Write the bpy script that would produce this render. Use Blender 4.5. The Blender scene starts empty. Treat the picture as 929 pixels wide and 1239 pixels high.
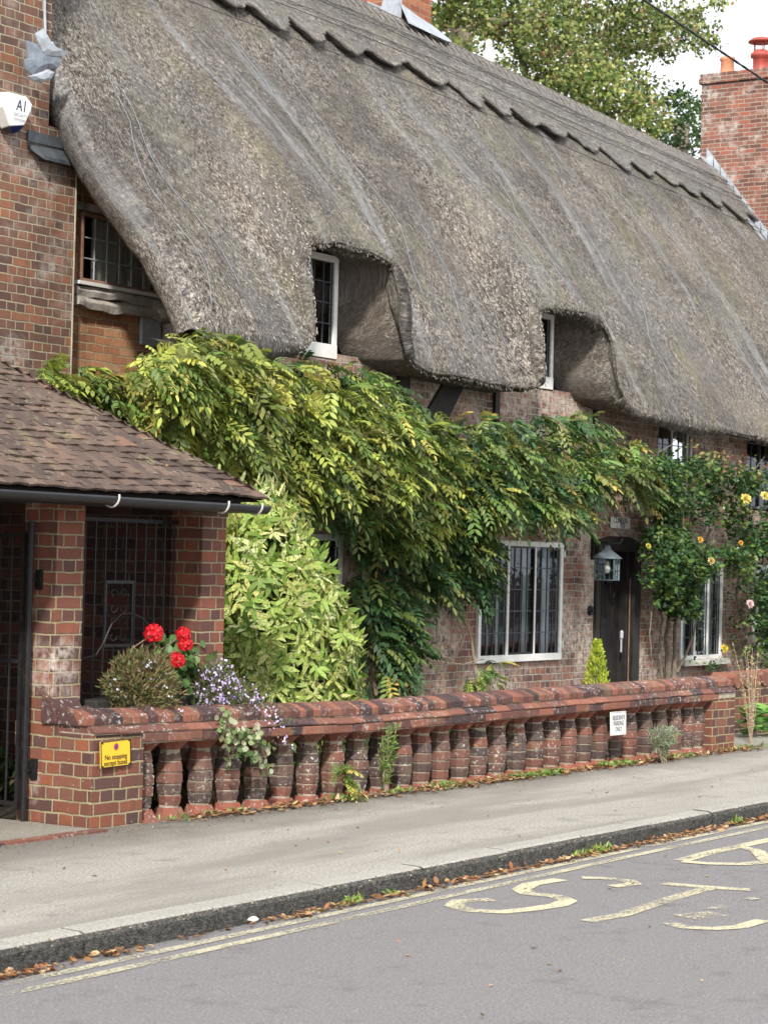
import bpy, math, random
import numpy as np
from mathutils import Vector, Matrix
random.seed(7); RS = np.random.RandomState(11)
SC = bpy.context.scene; COL = SC.collection
# ------------------------------------------------------------------ camera
FPX, ROLL, PITCH, AZ, EYE = 2700.0, .025, .02296, math.radians(32.7), 1.6
Fh = Vector((math.cos(AZ), math.sin(AZ), 0)); Rt = Vector((math.sin(AZ), -math.cos(AZ), 0)); Z = Vector((0, 0, 1))
Fc = Fh*math.cos(PITCH) + Z*math.sin(PITCH); Up = -Fh*math.sin(PITCH) + Z*math.cos(PITCH)
cd = bpy.data.cameras.new('camera'); cam = bpy.data.objects.new('camera', cd); COL.objects.link(cam)
ir = Rt*math.cos(ROLL) + Up*math.sin(ROLL); iu = -Rt*math.sin(ROLL) + Up*math.cos(ROLL)
m = Matrix((ir, iu, -Fc)).transposed().to_4x4(); m.translation = Vector((0, 0, EYE)); cam.matrix_world = m
cd.sensor_fit = 'HORIZONTAL'; cd.sensor_width = 24; cd.lens = 24*FPX/929; cd.clip_start = .1; cd.clip_end = 900
cd.dof.use_dof = True; cd.dof.focus_distance = 17; cd.dof.aperture_fstop = 6.3
SC.camera = cam
# ------------------------------------------------------------------ light
SUNDIR = Vector((-.86, -.48, .73)).normalized()
w = bpy.data.worlds.new('World'); SC.world = w; w.use_nodes = True
nt = w.node_tree; N = nt.nodes; L = nt.links; bg = N['Background']
sky = N.new('ShaderNodeTexSky'); sky.sky_type = 'NISHITA'; sky.sun_disc = False
sky.sun_elevation = math.asin(SUNDIR.z); sky.sun_rotation = math.atan2(SUNDIR.x, SUNDIR.y)
tc = N.new('ShaderNodeTexCoord'); nz = N.new('ShaderNodeTexNoise'); nz.inputs['Scale'].default_value = 2.2; nz.inputs['Detail'].default_value = 5
rp = N.new('ShaderNodeValToRGB'); rp.color_ramp.elements[0].position = .3; rp.color_ramp.elements[0].color = (.72, .72, .72, 1); rp.color_ramp.elements[1].position = .6
mx = N.new('ShaderNodeMix'); mx.data_type = 'RGBA'; mx.inputs[7].default_value = (9.6, 9.9, 10.3, 1)
L.new(tc.outputs['Generated'], nz.inputs['Vector']); L.new(nz.outputs['Fac'], rp.inputs[0]); L.new(rp.outputs[0], mx.inputs[0])
L.new(sky.outputs[0], mx.inputs[6]); L.new(mx.outputs[2], bg.inputs['Color']); bg.inputs['Strength'].default_value = .115
sd = bpy.data.lights.new('sun', 'SUN'); sd.energy = 3.7; sd.angle = math.radians(4); sd.color = (1, .955, .885)
so = bpy.data.objects.new('sun', sd); COL.objects.link(so); so.rotation_euler = (-SUNDIR).to_track_quat('-Z', 'Y').to_euler()
SC.view_settings.view_transform = 'Standard'; SC.view_settings.look = 'None'; SC.view_settings.exposure = 0.45; SC.view_settings.gamma = 1
SC.view_settings.use_curve_mapping = False
# ------------------------------------------------------------------ survey helper: a photo point on a known wall plane
def ray(px, py):
    dx, dy = px-464.5, py-619.5
    x = dx*math.cos(ROLL)+dy*math.sin(ROLL); y = -dx*math.sin(ROLL)+dy*math.cos(ROLL)
    return Fc*FPX + Rt*x - Up*y
def aY(px, py, Y):
    v = ray(px, py); return Vector((0, 0, EYE)) + v*(Y/v.y)
def aZ(px, py, zz):
    v = ray(px, py); return Vector((0, 0, EYE)) + v*((zz-EYE)/v.z)
def aX(px, py, X):
    v = ray(px, py); return Vector((0, 0, EYE)) + v*(X/v.x)
# ------------------------------------------------------------------ materials
def nmat(name):
    mt = bpy.data.materials.new(name); mt.use_nodes = True
    return mt, mt.node_tree.nodes, mt.node_tree.links, mt.node_tree.nodes['Principled BSDF']
def ramp(N, stops, interp='LINEAR'):
    r = N.new('ShaderNodeValToRGB'); r.color_ramp.interpolation = interp; e = r.color_ramp.elements
    while len(e) > 1: e.remove(e[-1])
    e[0].position = stops[0][0]; e[0].color = (*stops[0][1], 1)
    for p, c in stops[1:]:
        q = e.new(p); q.color = (*c, 1)
    return r
def noise(N, L, co, scale, detail=4, rough=.55, vec=(1, 1, 1)):
    n = N.new('ShaderNodeTexNoise'); n.inputs['Scale'].default_value = scale; n.inputs['Detail'].default_value = detail; n.inputs['Roughness'].default_value = rough
    if vec != (1, 1, 1):
        mp = N.new('ShaderNodeMapping'); mp.inputs['Scale'].default_value = vec; L.new(co, mp.inputs['Vector']); co = mp.outputs[0]
    L.new(co, n.inputs['Vector']); return n.outputs['Fac']
def mixc(N, L, fac, a, b, mode='MIX'):
    x = N.new('ShaderNodeMix'); x.data_type = 'RGBA'; x.blend_type = mode
    for sock, v in ((0, fac), (6, a), (7, b)):
        if hasattr(v, 'links'): L.new(v, x.inputs[sock])
        elif isinstance(v, tuple): x.inputs[sock].default_value = (*v, 1)
        else: x.inputs[sock].default_value = v
    return x.outputs[2]
def math_(N, L, op, a, b=None):
    x = N.new('ShaderNodeMath'); x.operation = op
    for i, v in enumerate((a, b)):
        if v is None: continue
        if hasattr(v, 'links'): L.new(v, x.inputs[i])
        else: x.inputs[i].default_value = v
    return x.outputs[0]
def thr(N, L, v, lo, hi):
    x = N.new('ShaderNodeMapRange'); x.inputs[1].default_value = lo; x.inputs[2].default_value = hi; L.new(v, x.inputs[0]); return x.outputs[0]
def bump(N, L, h, b, dist=.01, strength=1.0):
    x = N.new('ShaderNodeBump'); x.inputs['Distance'].default_value = dist; x.inputs['Strength'].default_value = strength
    L.new(h, x.inputs['Height']); L.new(x.outputs[0], b.inputs['Normal'])
def plain(name, col, rough=.6, metal=0, var=.25, sc=12, bd=.002, spec=.4):
    mt, N, L, b = nmat(name); co = N.new('ShaderNodeTexCoord').outputs['Object']
    n = noise(N, L, co, sc, 6, .6)
    r = ramp(N, [(.3, tuple(c*(1-var) for c in col)), (.7, tuple(min(1, c*(1+var)) for c in col))]); L.new(n, r.inputs[0])
    L.new(r.outputs[0], b.inputs['Base Color']); b.inputs['Roughness'].default_value = rough; b.inputs['Metallic'].default_value = metal
    b.inputs['Specular IOR Level'].default_value = spec
    bump(N, L, noise(N, L, co, sc*4, 4), b, bd, .6); return mt
RED = [(0, (.05, .035, .04)), (.18, (.10, .05, .05)), (.3, (.20, .07, .05)), (.5, (.31, .10, .06)), (.72, (.38, .13, .07)), (.88, (.27, .10, .075)), (1, (.45, .17, .09))]
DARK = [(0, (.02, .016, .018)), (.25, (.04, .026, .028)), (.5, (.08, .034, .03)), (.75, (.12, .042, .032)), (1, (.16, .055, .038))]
LEFTW = [(0, (.095, .06, .052)), (.2, (.15, .085, .068)), (.5, (.22, .115, .082)), (.8, (.30, .13, .078)), (1, (.40, .165, .085))]
COTT = [(0, (.06, .05, .052)), (.15, (.14, .085, .07)), (.45, (.25, .11, .08)), (.7, (.34, .135, .085)), (.85, (.28, .20, .15)), (1, (.42, .18, .10))]
ORNG = [(0, (.34, .14, .08)), (.5, (.52, .23, .11)), (.8, (.62, .32, .16)), (1, (.52, .38, .26))]
def brick(name, pal, mortar, bond='english', white=0.0, dirt=.35, warp=.007, wcol=(.62, .54, .47), wscale=1.6, big=1.0, lich=0.0, msize=.0078):
    mt, N, L, b = nmat(name); uv = N.new('ShaderNodeTexCoord'); co = uv.outputs['Object']
    nw = N.new('ShaderNodeTexNoise'); nw.inputs['Scale'].default_value = 6.0; nw.inputs['Detail'].default_value = 7; nw.inputs['Roughness'].default_value = .68; L.new(co, nw.inputs['Vector'])
    sub = N.new('ShaderNodeVectorMath'); sub.operation = 'SUBTRACT'; sub.inputs[1].default_value = (.5, .5, .5); L.new(nw.outputs['Color'], sub.inputs[0])
    scl = N.new('ShaderNodeVectorMath'); scl.operation = 'SCALE'; scl.inputs['Scale'].default_value = warp*4; L.new(sub.outputs[0], scl.inputs[0])
    add = N.new('ShaderNodeVectorMath'); L.new(uv.outputs['UV'], add.inputs[0]); L.new(scl.outputs[0], add.inputs[1])
    bt = N.new('ShaderNodeTexBrick'); L.new(add.outputs[0], bt.inputs['Vector'])
    bt.inputs['Scale'].default_value = 1; bt.inputs['Brick Width'].default_value = .225*big; bt.inputs['Row Height'].default_value = .075*big
    bt.inputs['Mortar Size'].default_value = msize; bt.inputs['Mortar Smooth'].default_value = .4; bt.inputs['Bias'].default_value = 0
    bt.inputs['Color1'].default_value = (0, 0, 0, 1); bt.inputs['Color2'].default_value = (1, 1, 1, 1); bt.inputs['Mortar'].default_value = (.5, .5, .5, 1)
    if bond == 'english': bt.squash = .5; bt.squash_frequency = 2; bt.offset = .5; bt.offset_frequency = 2
    else: bt.squash = 1; bt.offset = .5
    r0 = ramp(N, pal); L.new(bt.outputs['Color'], r0.inputs[0]); mid = pal[len(pal)//2][1]
    class r: outputs = [mixc(N, L, .22, r0.outputs[0], mid)]
    fine = noise(N, L, co, 45, 6, .7); c = mixc(N, L, thr(N, L, fine, .35, .75), r.outputs[0], mixc(N, L, .5, r.outputs[0], (.1, .05, .045)))
    blot = noise(N, L, co, 1.3, 5, .65); c = mixc(N, L, math_(N, L, 'MULTIPLY', thr(N, L, blot, .48, .72), dirt), c, (.07, .055, .05))
    c = mixc(N, L, math_(N, L, 'MULTIPLY', thr(N, L, noise(N, L, co, 1, 5, .65, (5, 5, .55)), .52, .68), .5), c, (.06, .048, .042))
    mc = mixc(N, L, thr(N, L, noise(N, L, co, 7, 5), .3, .75), mortar, tuple(v*.55 for v in mortar))
    c = mixc(N, L, bt.outputs['Fac'], c, mc)
    if white > 0:
        big_ = thr(N, L, noise(N, L, co, wscale, 3, .6), .62-.25*white, .72-.1*white); sm = thr(N, L, noise(N, L, co, 16, 7, .72), .40, .56)
        c = mixc(N, L, math_(N, L, 'MULTIPLY', math_(N, L, 'MULTIPLY', big_, sm), .85), c, wcol)
    if lich > 0:
        sm = thr(N, L, noise(N, L, co, 30, 6, .7), .66-lich*.1, .70-lich*.1); c = mixc(N, L, math_(N, L, 'MULTIPLY', sm, .8), c, (.58, .56, .5))
    L.new(c, b.inputs['Base Color']); b.inputs['Roughness'].default_value = .88; b.inputs['Specular IOR Level'].default_value = .25
    h = math_(N, L, 'SUBTRACT', math_(N, L, 'MULTIPLY', noise(N, L, co, 60, 7, .7), .45), math_(N, L, 'MULTIPLY', bt.outputs['Fac'], 1.0))
    h = math_(N, L, 'ADD', h, math_(N, L, 'MULTIPLY', bt.outputs['Color'], .35))
    bump(N, L, h, b, .009, 1.0); return mt
def attrmat(name, pal, lich=.0, moss=.0, rough=.85, lcol=(.6, .58, .54), bd=.006, lscale=26):
    """solid bricks or tiles: each one keeps its own random tone in the 'col' attribute"""
    mt, N, L, b = nmat(name); at = N.new('ShaderNodeAttribute'); at.attribute_name = 'col'; co = N.new('ShaderNodeTexCoord').outputs['Object']
    r = ramp(N, pal); L.new(at.outputs['Fac'], r.inputs[0]); c = r.outputs[0]
    c = mixc(N, L, thr(N, L, noise(N, L, co, 40, 6, .7), .35, .75), c, mixc(N, L, .5, c, (.09, .05, .045)))
    if moss:
        c = mixc(N, L, math_(N, L, 'MULTIPLY', thr(N, L, noise(N, L, co, 5, 5, .7), .55, .66), moss), c, (.20, .17, .10))
        c = mixc(N, L, thr(N, L, noise(N, L, co, 14, 3, .6), .70, .74), c, (.36, .22, .07))
    if lich:
        s = thr(N, L, noise(N, L, co, lscale, 7, .75), .64-lich*.14, .68-lich*.14); g = thr(N, L, noise(N, L, co, 2.2, 2), .38, .6)
        c = mixc(N, L, math_(N, L, 'MULTIPLY', math_(N, L, 'MULTIPLY', s, g), .85), c, lcol)
    L.new(c, b.inputs['Base Color']); b.inputs['Roughness'].default_value = rough; b.inputs['Specular IOR Level'].default_value = .3
    bump(N, L, noise(N, L, co, 55, 7, .7), b, bd, .9); return mt
def leafmat(name, trans=.35, speck=None, rough=.45):
    mt, N, L, b = nmat(name); at = N.new('ShaderNodeAttribute'); at.attribute_name = 'col'; c = at.outputs['Color']
    if speck:
        co = N.new('ShaderNodeTexCoord').outputs['Object']
        c = mixc(N, L, thr(N, L, noise(N, L, co, 70, 3, .6), .50, .56), c, speck)
    L.new(c, b.inputs['Base Color']); b.inputs['Roughness'].default_value = rough; b.inputs['Specular IOR Level'].default_value = .35
    t = N.new('ShaderNodeBsdfTranslucent'); L.new(c, t.inputs['Color']); ms = N.new('ShaderNodeMixShader'); ms.inputs[0].default_value = trans
    L.new(b.outputs[0], ms.inputs[1]); L.new(t.outputs[0], ms.inputs[2]); L.new(ms.outputs[0], N['Material Output'].inputs['Surface']); return mt
def glassmat():
    mt, N, L, b = nmat('window_glass'); g = N.new('ShaderNodeBsdfGlossy'); g.inputs['Roughness'].default_value = .03; g.inputs['Color'].default_value = (.85, .9, 1, 1)
    t = N.new('ShaderNodeBsdfTransparent'); t.inputs['Color'].default_value = (.82, .86, .86, 1); fr = N.new('ShaderNodeLayerWeight'); fr.inputs['Blend'].default_value = .22
    co = N.new('ShaderNodeTexCoord').outputs['Object']; bp = N.new('ShaderNodeBump'); bp.inputs['Distance'].default_value = .0012
    L.new(noise(N, L, co, 7, 2), bp.inputs['Height']); L.new(bp.outputs[0], g.inputs['Normal']); L.new(bp.outputs[0], fr.inputs['Normal'])
    f2 = math_(N, L, 'ADD', math_(N, L, 'MULTIPLY', fr.outputs['Fresnel'], .8), .06)
    ms = N.new('ShaderNodeMixShader'); L.new(f2, ms.inputs[0]); L.new(t.outputs[0], ms.inputs[1]); L.new(g.outputs[0], ms.inputs[2]); L.new(ms.outputs[0], N['Material Output'].inputs['Surface']); return mt
def thatchmat(name='thatch', ridge=False):
    mt, N, L, b = nmat(name); uv = N.new('ShaderNodeTexCoord').outputs['UV']
    at = N.new('ShaderNodeAttribute'); at.attribute_name = 'col'
    f1 = noise(N, L, uv, 1, 4, .65, (62, 26, 1)); f2 = noise(N, L, uv, 1, 3, .65, (150, 70, 1)); f3 = noise(N, L, uv, 1, 3, .6, (16, 10, 1))
    mixn = math_(N, L, 'ADD', math_(N, L, 'MULTIPLY', f1, .6), math_(N, L, 'MULTIPLY', f2, .4))
    s = math_(N, L, 'ADD', mixn, math_(N, L, 'MULTIPLY', math_(N, L, 'SUBTRACT', f3, .5), .35))
    s = math_(N, L, 'ADD', s, math_(N, L, 'MULTIPLY', math_(N, L, 'SUBTRACT', at.outputs['Fac'], .5), .22))
    r = ramp(N, [(.37, (.022, .019, .017)), (.44, (.070, .061, .054)), (.50, (.190, .167, .147)), (.555, (.36, .32, .28)), (.63, (.66, .60, .52))]); L.new(s, r.inputs[0]); c = r.outputs[0]
    # broad weathering: browner, greyer, mossy areas and the pale netting folds running down the slope
    c = mixc(N, L, thr(N, L, noise(N, L, uv, 1, 6, .68, (.75, .8, 1)), .44, .60), c, mixc(N, L, .66, c, (.085, .076, .072)))
    c = mixc(N, L, math_(N, L, 'MULTIPLY', thr(N, L, noise(N, L, uv, 1, 4, .6, (.33, .5, 1)), .50, .68), .5), c, mixc(N, L, .5, c, (.34, .27, .20)))
    c = mixc(N, L, math_(N, L, 'MULTIPLY', thr(N, L, noise(N, L, uv, 1, 4, .62, (1.5, .22, 1)), .46, .66), .55), c, mixc(N, L, .6, c, (.25, .26, .275)))
    c = mixc(N, L, math_(N, L, 'MULTIPLY', thr(N, L, noise(N, L, uv, 1, 6, .75, (1.1, .7, 1)), .50, .66), .5), c, (.26, .25, .155))
    c = mixc(N, L, math_(N, L, 'MULTIPLY', thr(N, L, noise(N, L, uv, 1, 5, .62, (3.4, .22, 1)), .55, .68), .55), c, (.40, .415, .43))
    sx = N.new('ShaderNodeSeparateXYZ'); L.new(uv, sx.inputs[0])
    c = mixc(N, L, thr(N, L, sx.outputs[1], .05, -.25), c, mixc(N, L, .55, c, (.13, .10, .08)))  # soffit and dormer cheeks: deeper shade painted in as a darker brown
    if ridge: c = mixc(N, L, .35, c, (.24, .235, .235))
    L.new(c, b.inputs['Base Color']); b.inputs['Roughness'].default_value = .95; b.inputs['Specular IOR Level'].default_value = .12
    bump(N, L, math_(N, L, 'ADD', mixn, math_(N, L, 'MULTIPLY', f3, .7)), b, .045, 1.0); return mt
def roadmat(name, c0, c1, sc=220, patch=.25, bd=.004, pc=(.3, .29, .27), gravel=.0):
    mt, N, L, b = nmat(name); co = N.new('ShaderNodeTexCoord').outputs['Object']
    r = ramp(N, [(.38, c0), (.5, tuple((a+d)/2 for a, d in zip(c0, c1))), (.62, c1)]); L.new(noise(N, L, co, sc*.55, 6, .85), r.inputs[0]); c = r.outputs[0]
    c = mixc(N, L, math_(N, L, 'MULTIPLY', thr(N, L, noise(N, L, co, 1.1, 5, .6, (.6, 1.6, 1)), .42, .68), patch), c, pc)
    c = mixc(N, L, math_(N, L, 'MULTIPLY', thr(N, L, noise(N, L, co, 46, 4, .7), .63, .70), .6), c, tuple(min(.8, v*2.1) for v in c1))
    c = mixc(N, L, math_(N, L, 'MULTIPLY', thr(N, L, noise(N, L, co, 90, 3, .6), .60, .68), .5), c, tuple(v*.45 for v in c0))
    c = mixc(N, L, math_(N, L, 'MULTIPLY', thr(N, L, noise(N, L, co, 4, 6, .75), .55, .70), .4), c, tuple(v*.5 for v in c0))
    if name == 'pavement':  # wall-foot dirt, plus soft tree shadow bands painted into the pavement colour
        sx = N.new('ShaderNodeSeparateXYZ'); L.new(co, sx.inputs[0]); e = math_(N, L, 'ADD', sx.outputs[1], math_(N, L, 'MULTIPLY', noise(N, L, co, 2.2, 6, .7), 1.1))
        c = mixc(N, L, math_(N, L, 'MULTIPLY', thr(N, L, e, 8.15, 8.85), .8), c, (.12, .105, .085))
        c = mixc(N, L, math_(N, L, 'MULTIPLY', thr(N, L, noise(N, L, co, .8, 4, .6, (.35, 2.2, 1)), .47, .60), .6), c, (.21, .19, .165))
    L.new(c, b.inputs['Base Color']); b.inputs['Roughness'].default_value = .9; b.inputs['Specular IOR Level'].default_value = .3
    v = N.new('ShaderNodeTexVoronoi'); v.inputs['Scale'].default_value = 110; L.new(co, v.inputs['Vector'])
    bump(N, L, math_(N, L, 'ADD', v.outputs['Distance'], noise(N, L, co, sc*.5, 4)), b, bd, .9); return mt
def paintmat(name, col, wear, WM=.55):
    mt, N, L, b = nmat(name); co = N.new('ShaderNodeTexCoord').outputs['Object']
    L.new(mixc(N, L, noise(N, L, co, 60, 5, .7), col, tuple(v*.75 for v in col)), b.inputs['Base Color']); b.inputs['Roughness'].default_value = .8
    n = math_(N, L, 'ADD', math_(N, L, 'MULTIPLY', noise(N, L, co, 3.5, 3, .6, (.5, 1.3, 1)), WM), math_(N, L, 'MULTIPLY', noise(N, L, co, 55, 6, .8), 1-WM))
    f = thr(N, L, n, wear-.02, wear+.03); t = N.new('ShaderNodeBsdfTransparent'); ms = N.new('ShaderNodeMixShader')
    L.new(f, ms.inputs[0]); L.new(b.outputs[0], ms.inputs[1]); L.new(t.outputs[0], ms.inputs[2]); L.new(ms.outputs[0], N['Material Output'].inputs['Surface']); return mt
M = {}
M['thatch'] = thatchmat(); M['ridge'] = thatchmat('ridge_thatch', True)
M['brick_left'] = brick('old_brick_left', LEFTW, (.44, .38, .26), white=.35, dirt=.5, wcol=(.42, .38, .34))
M['brick_cot'] = brick('cottage_brick', COTT, (.46, .41, .34), white=.9, dirt=.3, warp=.010, wcol=(.64, .56, .47))
M['brick_orange'] = brick('orange_brick', ORNG, (.55, .43, .27), bond='run', dirt=.1, warp=.009)
M['brick_wall'] = brick('garden_brick', [(0, (.045, .038, .042)), (.22, (.085, .052, .050)), (.38, (.15, .062, .045)), (.65, (.23, .080, .045)), (.85, (.33, .105, .050)), (1, (.19, .095, .07))], (.40, .325, .20), dirt=.35, lich=.15)
M['brick_shelter'] = brick('shelter_brick', [(0, (.06, .04, .04)), (.3, (.13, .055, .045)), (.6, (.21, .075, .048)), (1, (.32, .105, .06))], (.36, .29, .18), dirt=.4, white=.22)
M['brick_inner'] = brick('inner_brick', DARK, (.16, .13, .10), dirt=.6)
M['brick_chim'] = brick('chimney_brick', [(0, (.10, .05, .042)), (.35, (.19, .085, .065)), (.7, (.27, .115, .085)), (1, (.40, .12, .07))], (.45, .38, .30), white=.5, dirt=.15, bond='run', wcol=(.55, .52, .46), wscale=3, big=.86)
M['brick_chim2'] = brick('red_chimney_brick', [(0, (.26, .08, .05)), (.5, (.42, .14, .07)), (1, (.55, .22, .11))], (.45, .30, .2), dirt=.1, bond='run')
M['cope'] = attrmat('coping_brick', [(0, (.045, .034, .038)), (.3, (.095, .045, .042)), (.6, (.19, .078, .054)), (1, (.30, .115, .070))], moss=.45, lich=.60, lscale=24, lcol=(.46, .43, .40))
M['bal'] = attrmat('baluster_brick', [(0, (.075, .06, .055)), (.35, (.14, .085, .068)), (.7, (.20, .085, .06)), (1, (.31, .090, .055))], lich=.5, moss=.4, lscale=40)
M['mortar'] = plain('mortar', (.34, .30, .23), .95, 0, .35, 9, .006)
M['tile'] = attrmat('clay_tile', [(0, (.062, .045, .036)), (.4, (.100, .070, .054)), (.75, (.135, .093, .070)), (.96, (.165, .112, .083)), (1, (.22, .12, .08))], lich=.45, moss=.8, lcol=(.30, .27, .22))
M['white'] = plain('white_paint', (.78, .77, .73), .45, 0, .08, 20, .001)
M['cream'] = plain('weathered_white', (.58, .56, .50), .6, 0, .25, 15, .002)
M['black'] = plain('black_paint', (.018, .017, .018), .45, 0, .35, 20, .001)
M['iron'] = plain('black_iron', (.02, .02, .021), .42, .3, .4, 30, .001)
M['door'] = plain('black_oak', (.022, .018, .017), .55, 0, .5, 8, .003)
M['plastic'] = plain('black_plastic', (.02, .021, .024), .35, 0, .2, 6, .0005)
M['lead'] = plain('lead_sheet', (.23, .26, .30), .5, .35, .3, 14, .004)
M['leadd'] = plain('dark_lead', (.085, .095, .105), .45, .3, .3, 14, .003)
M['leadl'] = plain('pale_lead', (.40, .43, .47), .5, .2, .22, 14, .004)
M['came'] = plain('lead_came', (.075, .085, .10), .5, .3, .2, 30, .001)
M['came_w'] = plain('pale_came', (.50, .53, .55), .5, .2, .2, 30, .001)
M['glass'] = glassmat()
M['oldwood'] = plain('weathered_oak', (.42, .38, .33), .85, 0, .5, 5, .012)
M['redwood'] = plain('red_brown_frame', (.30, .17, .12), .6, 0, .3, 14, .002)
M['darkwood'] = plain('dark_timber', (.022, .018, .015), .7, 0, .4, 8, .005)
M['room'] = plain('dim_plaster', (.42, .27, .16), .9, 0, .5, 2.5, .002)
M['curtain'] = plain('pale_curtain', (.55, .60, .60), .9, 0, .15, 6, .002)
M['curtain_w'] = plain('white_curtain', (.80, .78, .70), .9, 0, .1, 6, .002)
M['stem'] = plain('bark_stem', (.20, .16, .12), .85, 0, .4, 25, .006)
M['twig'] = plain('pale_twig', (.36, .27, .19), .8, 0, .3, 30, .003)
M['concrete'] = roadmat('concrete', (.20, .185, .15), (.36, .33, .28), 120, .3, .003, (.17, .16, .13))
M['road'] = roadmat('asphalt', (.115, .108, .109), (.30, .285, .285), 150, .45, .006, (.20, .188, .19))
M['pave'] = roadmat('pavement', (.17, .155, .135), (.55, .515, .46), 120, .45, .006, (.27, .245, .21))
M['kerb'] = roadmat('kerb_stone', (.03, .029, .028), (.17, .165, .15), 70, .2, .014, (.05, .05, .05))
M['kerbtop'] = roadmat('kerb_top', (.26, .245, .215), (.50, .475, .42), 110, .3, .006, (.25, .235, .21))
M['soil'] = roadmat('soil', (.035, .028, .02), (.09, .07, .05), 60, .3, .02, (.05, .045, .03))
M['paint'] = paintmat('road_paint', (.54, .495, .35), .505, .32)
M['paint2'] = paintmat('worn_road_paint', (.62, .56, .38), .53, .30)
M['paint3'] = paintmat('faded_road_paint', (.60, .54, .37), .51, .35)
M['leaf'] = leafmat('wisteria_leaf', .27); M['rose_leaf'] = leafmat('rose_leaf', .25, None, .3); M['tree_leaf'] = leafmat('tree_leaf', .35, None, .65)
M['spot'] = leafmat('spotted_leaf', .25, (.18, .30, .05), .5); M['petal'] = leafmat('petal', .3, None, .5); M['dry'] = leafmat('dry_leaf', .15, None, .8)
M['straw'] = leafmat('straw_end', .1, None, .9)
M['amber'] = plain('sign_yellow', (.80, .50, .03), .4, 0, .04, 10, .0003)
M['blue'] = plain('sign_blue', (.03, .05, .32), .4, 0, .1, 10, .0003); M['red'] = plain('sign_red', (.55, .03, .03), .4, 0, .1, 10, .0003)
M['navy'] = plain('navy_plastic', (.01, .02, .10), .25, 0, .1, 10, .0003); M['grey'] = plain('pale_grey', (.45, .47, .52), .6, 0, .1, 10, .0003)
M['terracotta'] = plain('terracotta', (.55, .24, .13), .7, 0, .2, 10, .002); M['redpot'] = plain('red_cowl', (.36, .07, .05), .5, 0, .2, 10, .002)
M['pale'] = plain('white_render', (.74, .73, .70), .8, 0, .1, 4, .003)
M['slate'] = plain('green_grey_steel', (.16, .20, .22), .45, .4, .2, 20, .001)
M['wiregrey'] = plain('net_wire_grey', (.30, .33, .37), .6, .3, .2, 20, .001); M['greytwig'] = plain('grey_hazel', (.22, .205, .19), .9, 0, .3, 20, .002)
M['inkgrey'] = plain('ink_grey', (.16, .17, .20), .6)
M['cable'] = plain('cable_black', (.02, .02, .022), .6, 0, .2, 20, .001)
M['gold'] = plain('brass_strip', (.42, .30, .12), .5, .3, .2, 20, .001)
M['chip'] = plain('planter_dark', (.03, .028, .025), .8)
# ------------------------------------------------------------------ mesh building
ORI = {}
def tag(o, label=None, cat=None, group=None, kind=None):
    for k, v in (('label', label), ('category', cat), ('group', group), ('kind', kind)):
        if v: o[k] = v
    return o
def thing(name, label, cat, loc, group=None):
    o = bpy.data.objects.new(name, None); COL.objects.link(o); o.location = loc; o.empty_display_size = .2; ORI[o.name] = Vector(loc); return tag(o, label, cat, group)
def raw(name, V, Fs, mats, parent=None, uv=None, mi=None, col=None, smooth=False, loc=None):
    V = np.asarray(V, dtype=np.float32).reshape(-1, 3)
    o0 = ORI[parent.name] if parent is not None else Vector(loc if loc is not None else (0, 0, 0))
    me = bpy.data.meshes.new(name)
    if isinstance(Fs, np.ndarray):
        nf, k = Fs.shape; me.vertices.add(len(V)); me.vertices.foreach_set('co', (V-np.array(o0, dtype=np.float32)).ravel())
        me.loops.add(nf*k); me.loops.foreach_set('vertex_index', Fs.ravel().astype(np.int32)); me.polygons.add(nf)
        me.polygons.foreach_set('loop_start', (np.arange(nf)*k).astype(np.int32)); me.polygons.foreach_set('loop_total', np.full(nf, k, np.int32)); me.update(calc_edges=True)
        lv = Fs.ravel()
    else:
        me.from_pydata((V-np.array(o0, dtype=np.float32)).tolist(), [], Fs); me.update(); lv = None
    for mt in (mats if isinstance(mats, (list, tuple)) else [mats]): me.materials.append(mt)
    if mi is not None: me.polygons.foreach_set('material_index', np.asarray(mi, np.int32))
    if smooth: me.polygons.foreach_set('use_smooth', np.ones(len(me.polygons), bool))
    if lv is None:
        lv = np.empty(len(me.loops), np.int32); me.loops.foreach_get('vertex_index', lv)
    ul = me.uv_layers.new(name='UVMap')
    if uv is not None: uvl = np.asarray(uv, np.float32)[lv]
    else:
        nm = np.empty(len(me.polygons)*3, np.float32); me.polygons.foreach_get('normal', nm); nm = np.abs(nm.reshape(-1, 3))
        tot = np.empty(len(me.polygons), np.int32); me.polygons.foreach_get('loop_total', tot); nl = np.repeat(nm, tot, axis=0); P = V[lv]
        ax = np.argmax(nl, axis=1); uvl = np.where((ax == 0)[:, None], P[:, [1, 2]], np.where((ax == 1)[:, None], P[:, [0, 2]], P[:, [0, 1]]))
    ul.data.foreach_set('uv', uvl.astype(np.float32).ravel())
    if col is not None:
        a = me.attributes.new('col', 'FLOAT_COLOR', 'POINT'); c = np.asarray(col, np.float32)
        if c.ndim == 1: c = np.repeat(c[:, None], 3, 1)
        a.data.foreach_set('color', np.concatenate([c, np.ones((len(c), 1), np.float32)], 1).ravel())
    o = bpy.data.objects.new(name, me); COL.objects.link(o); ORI[o.name] = o0.copy()
    if parent is not None: o.parent = parent
    else: o.location = o0
    return o
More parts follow.
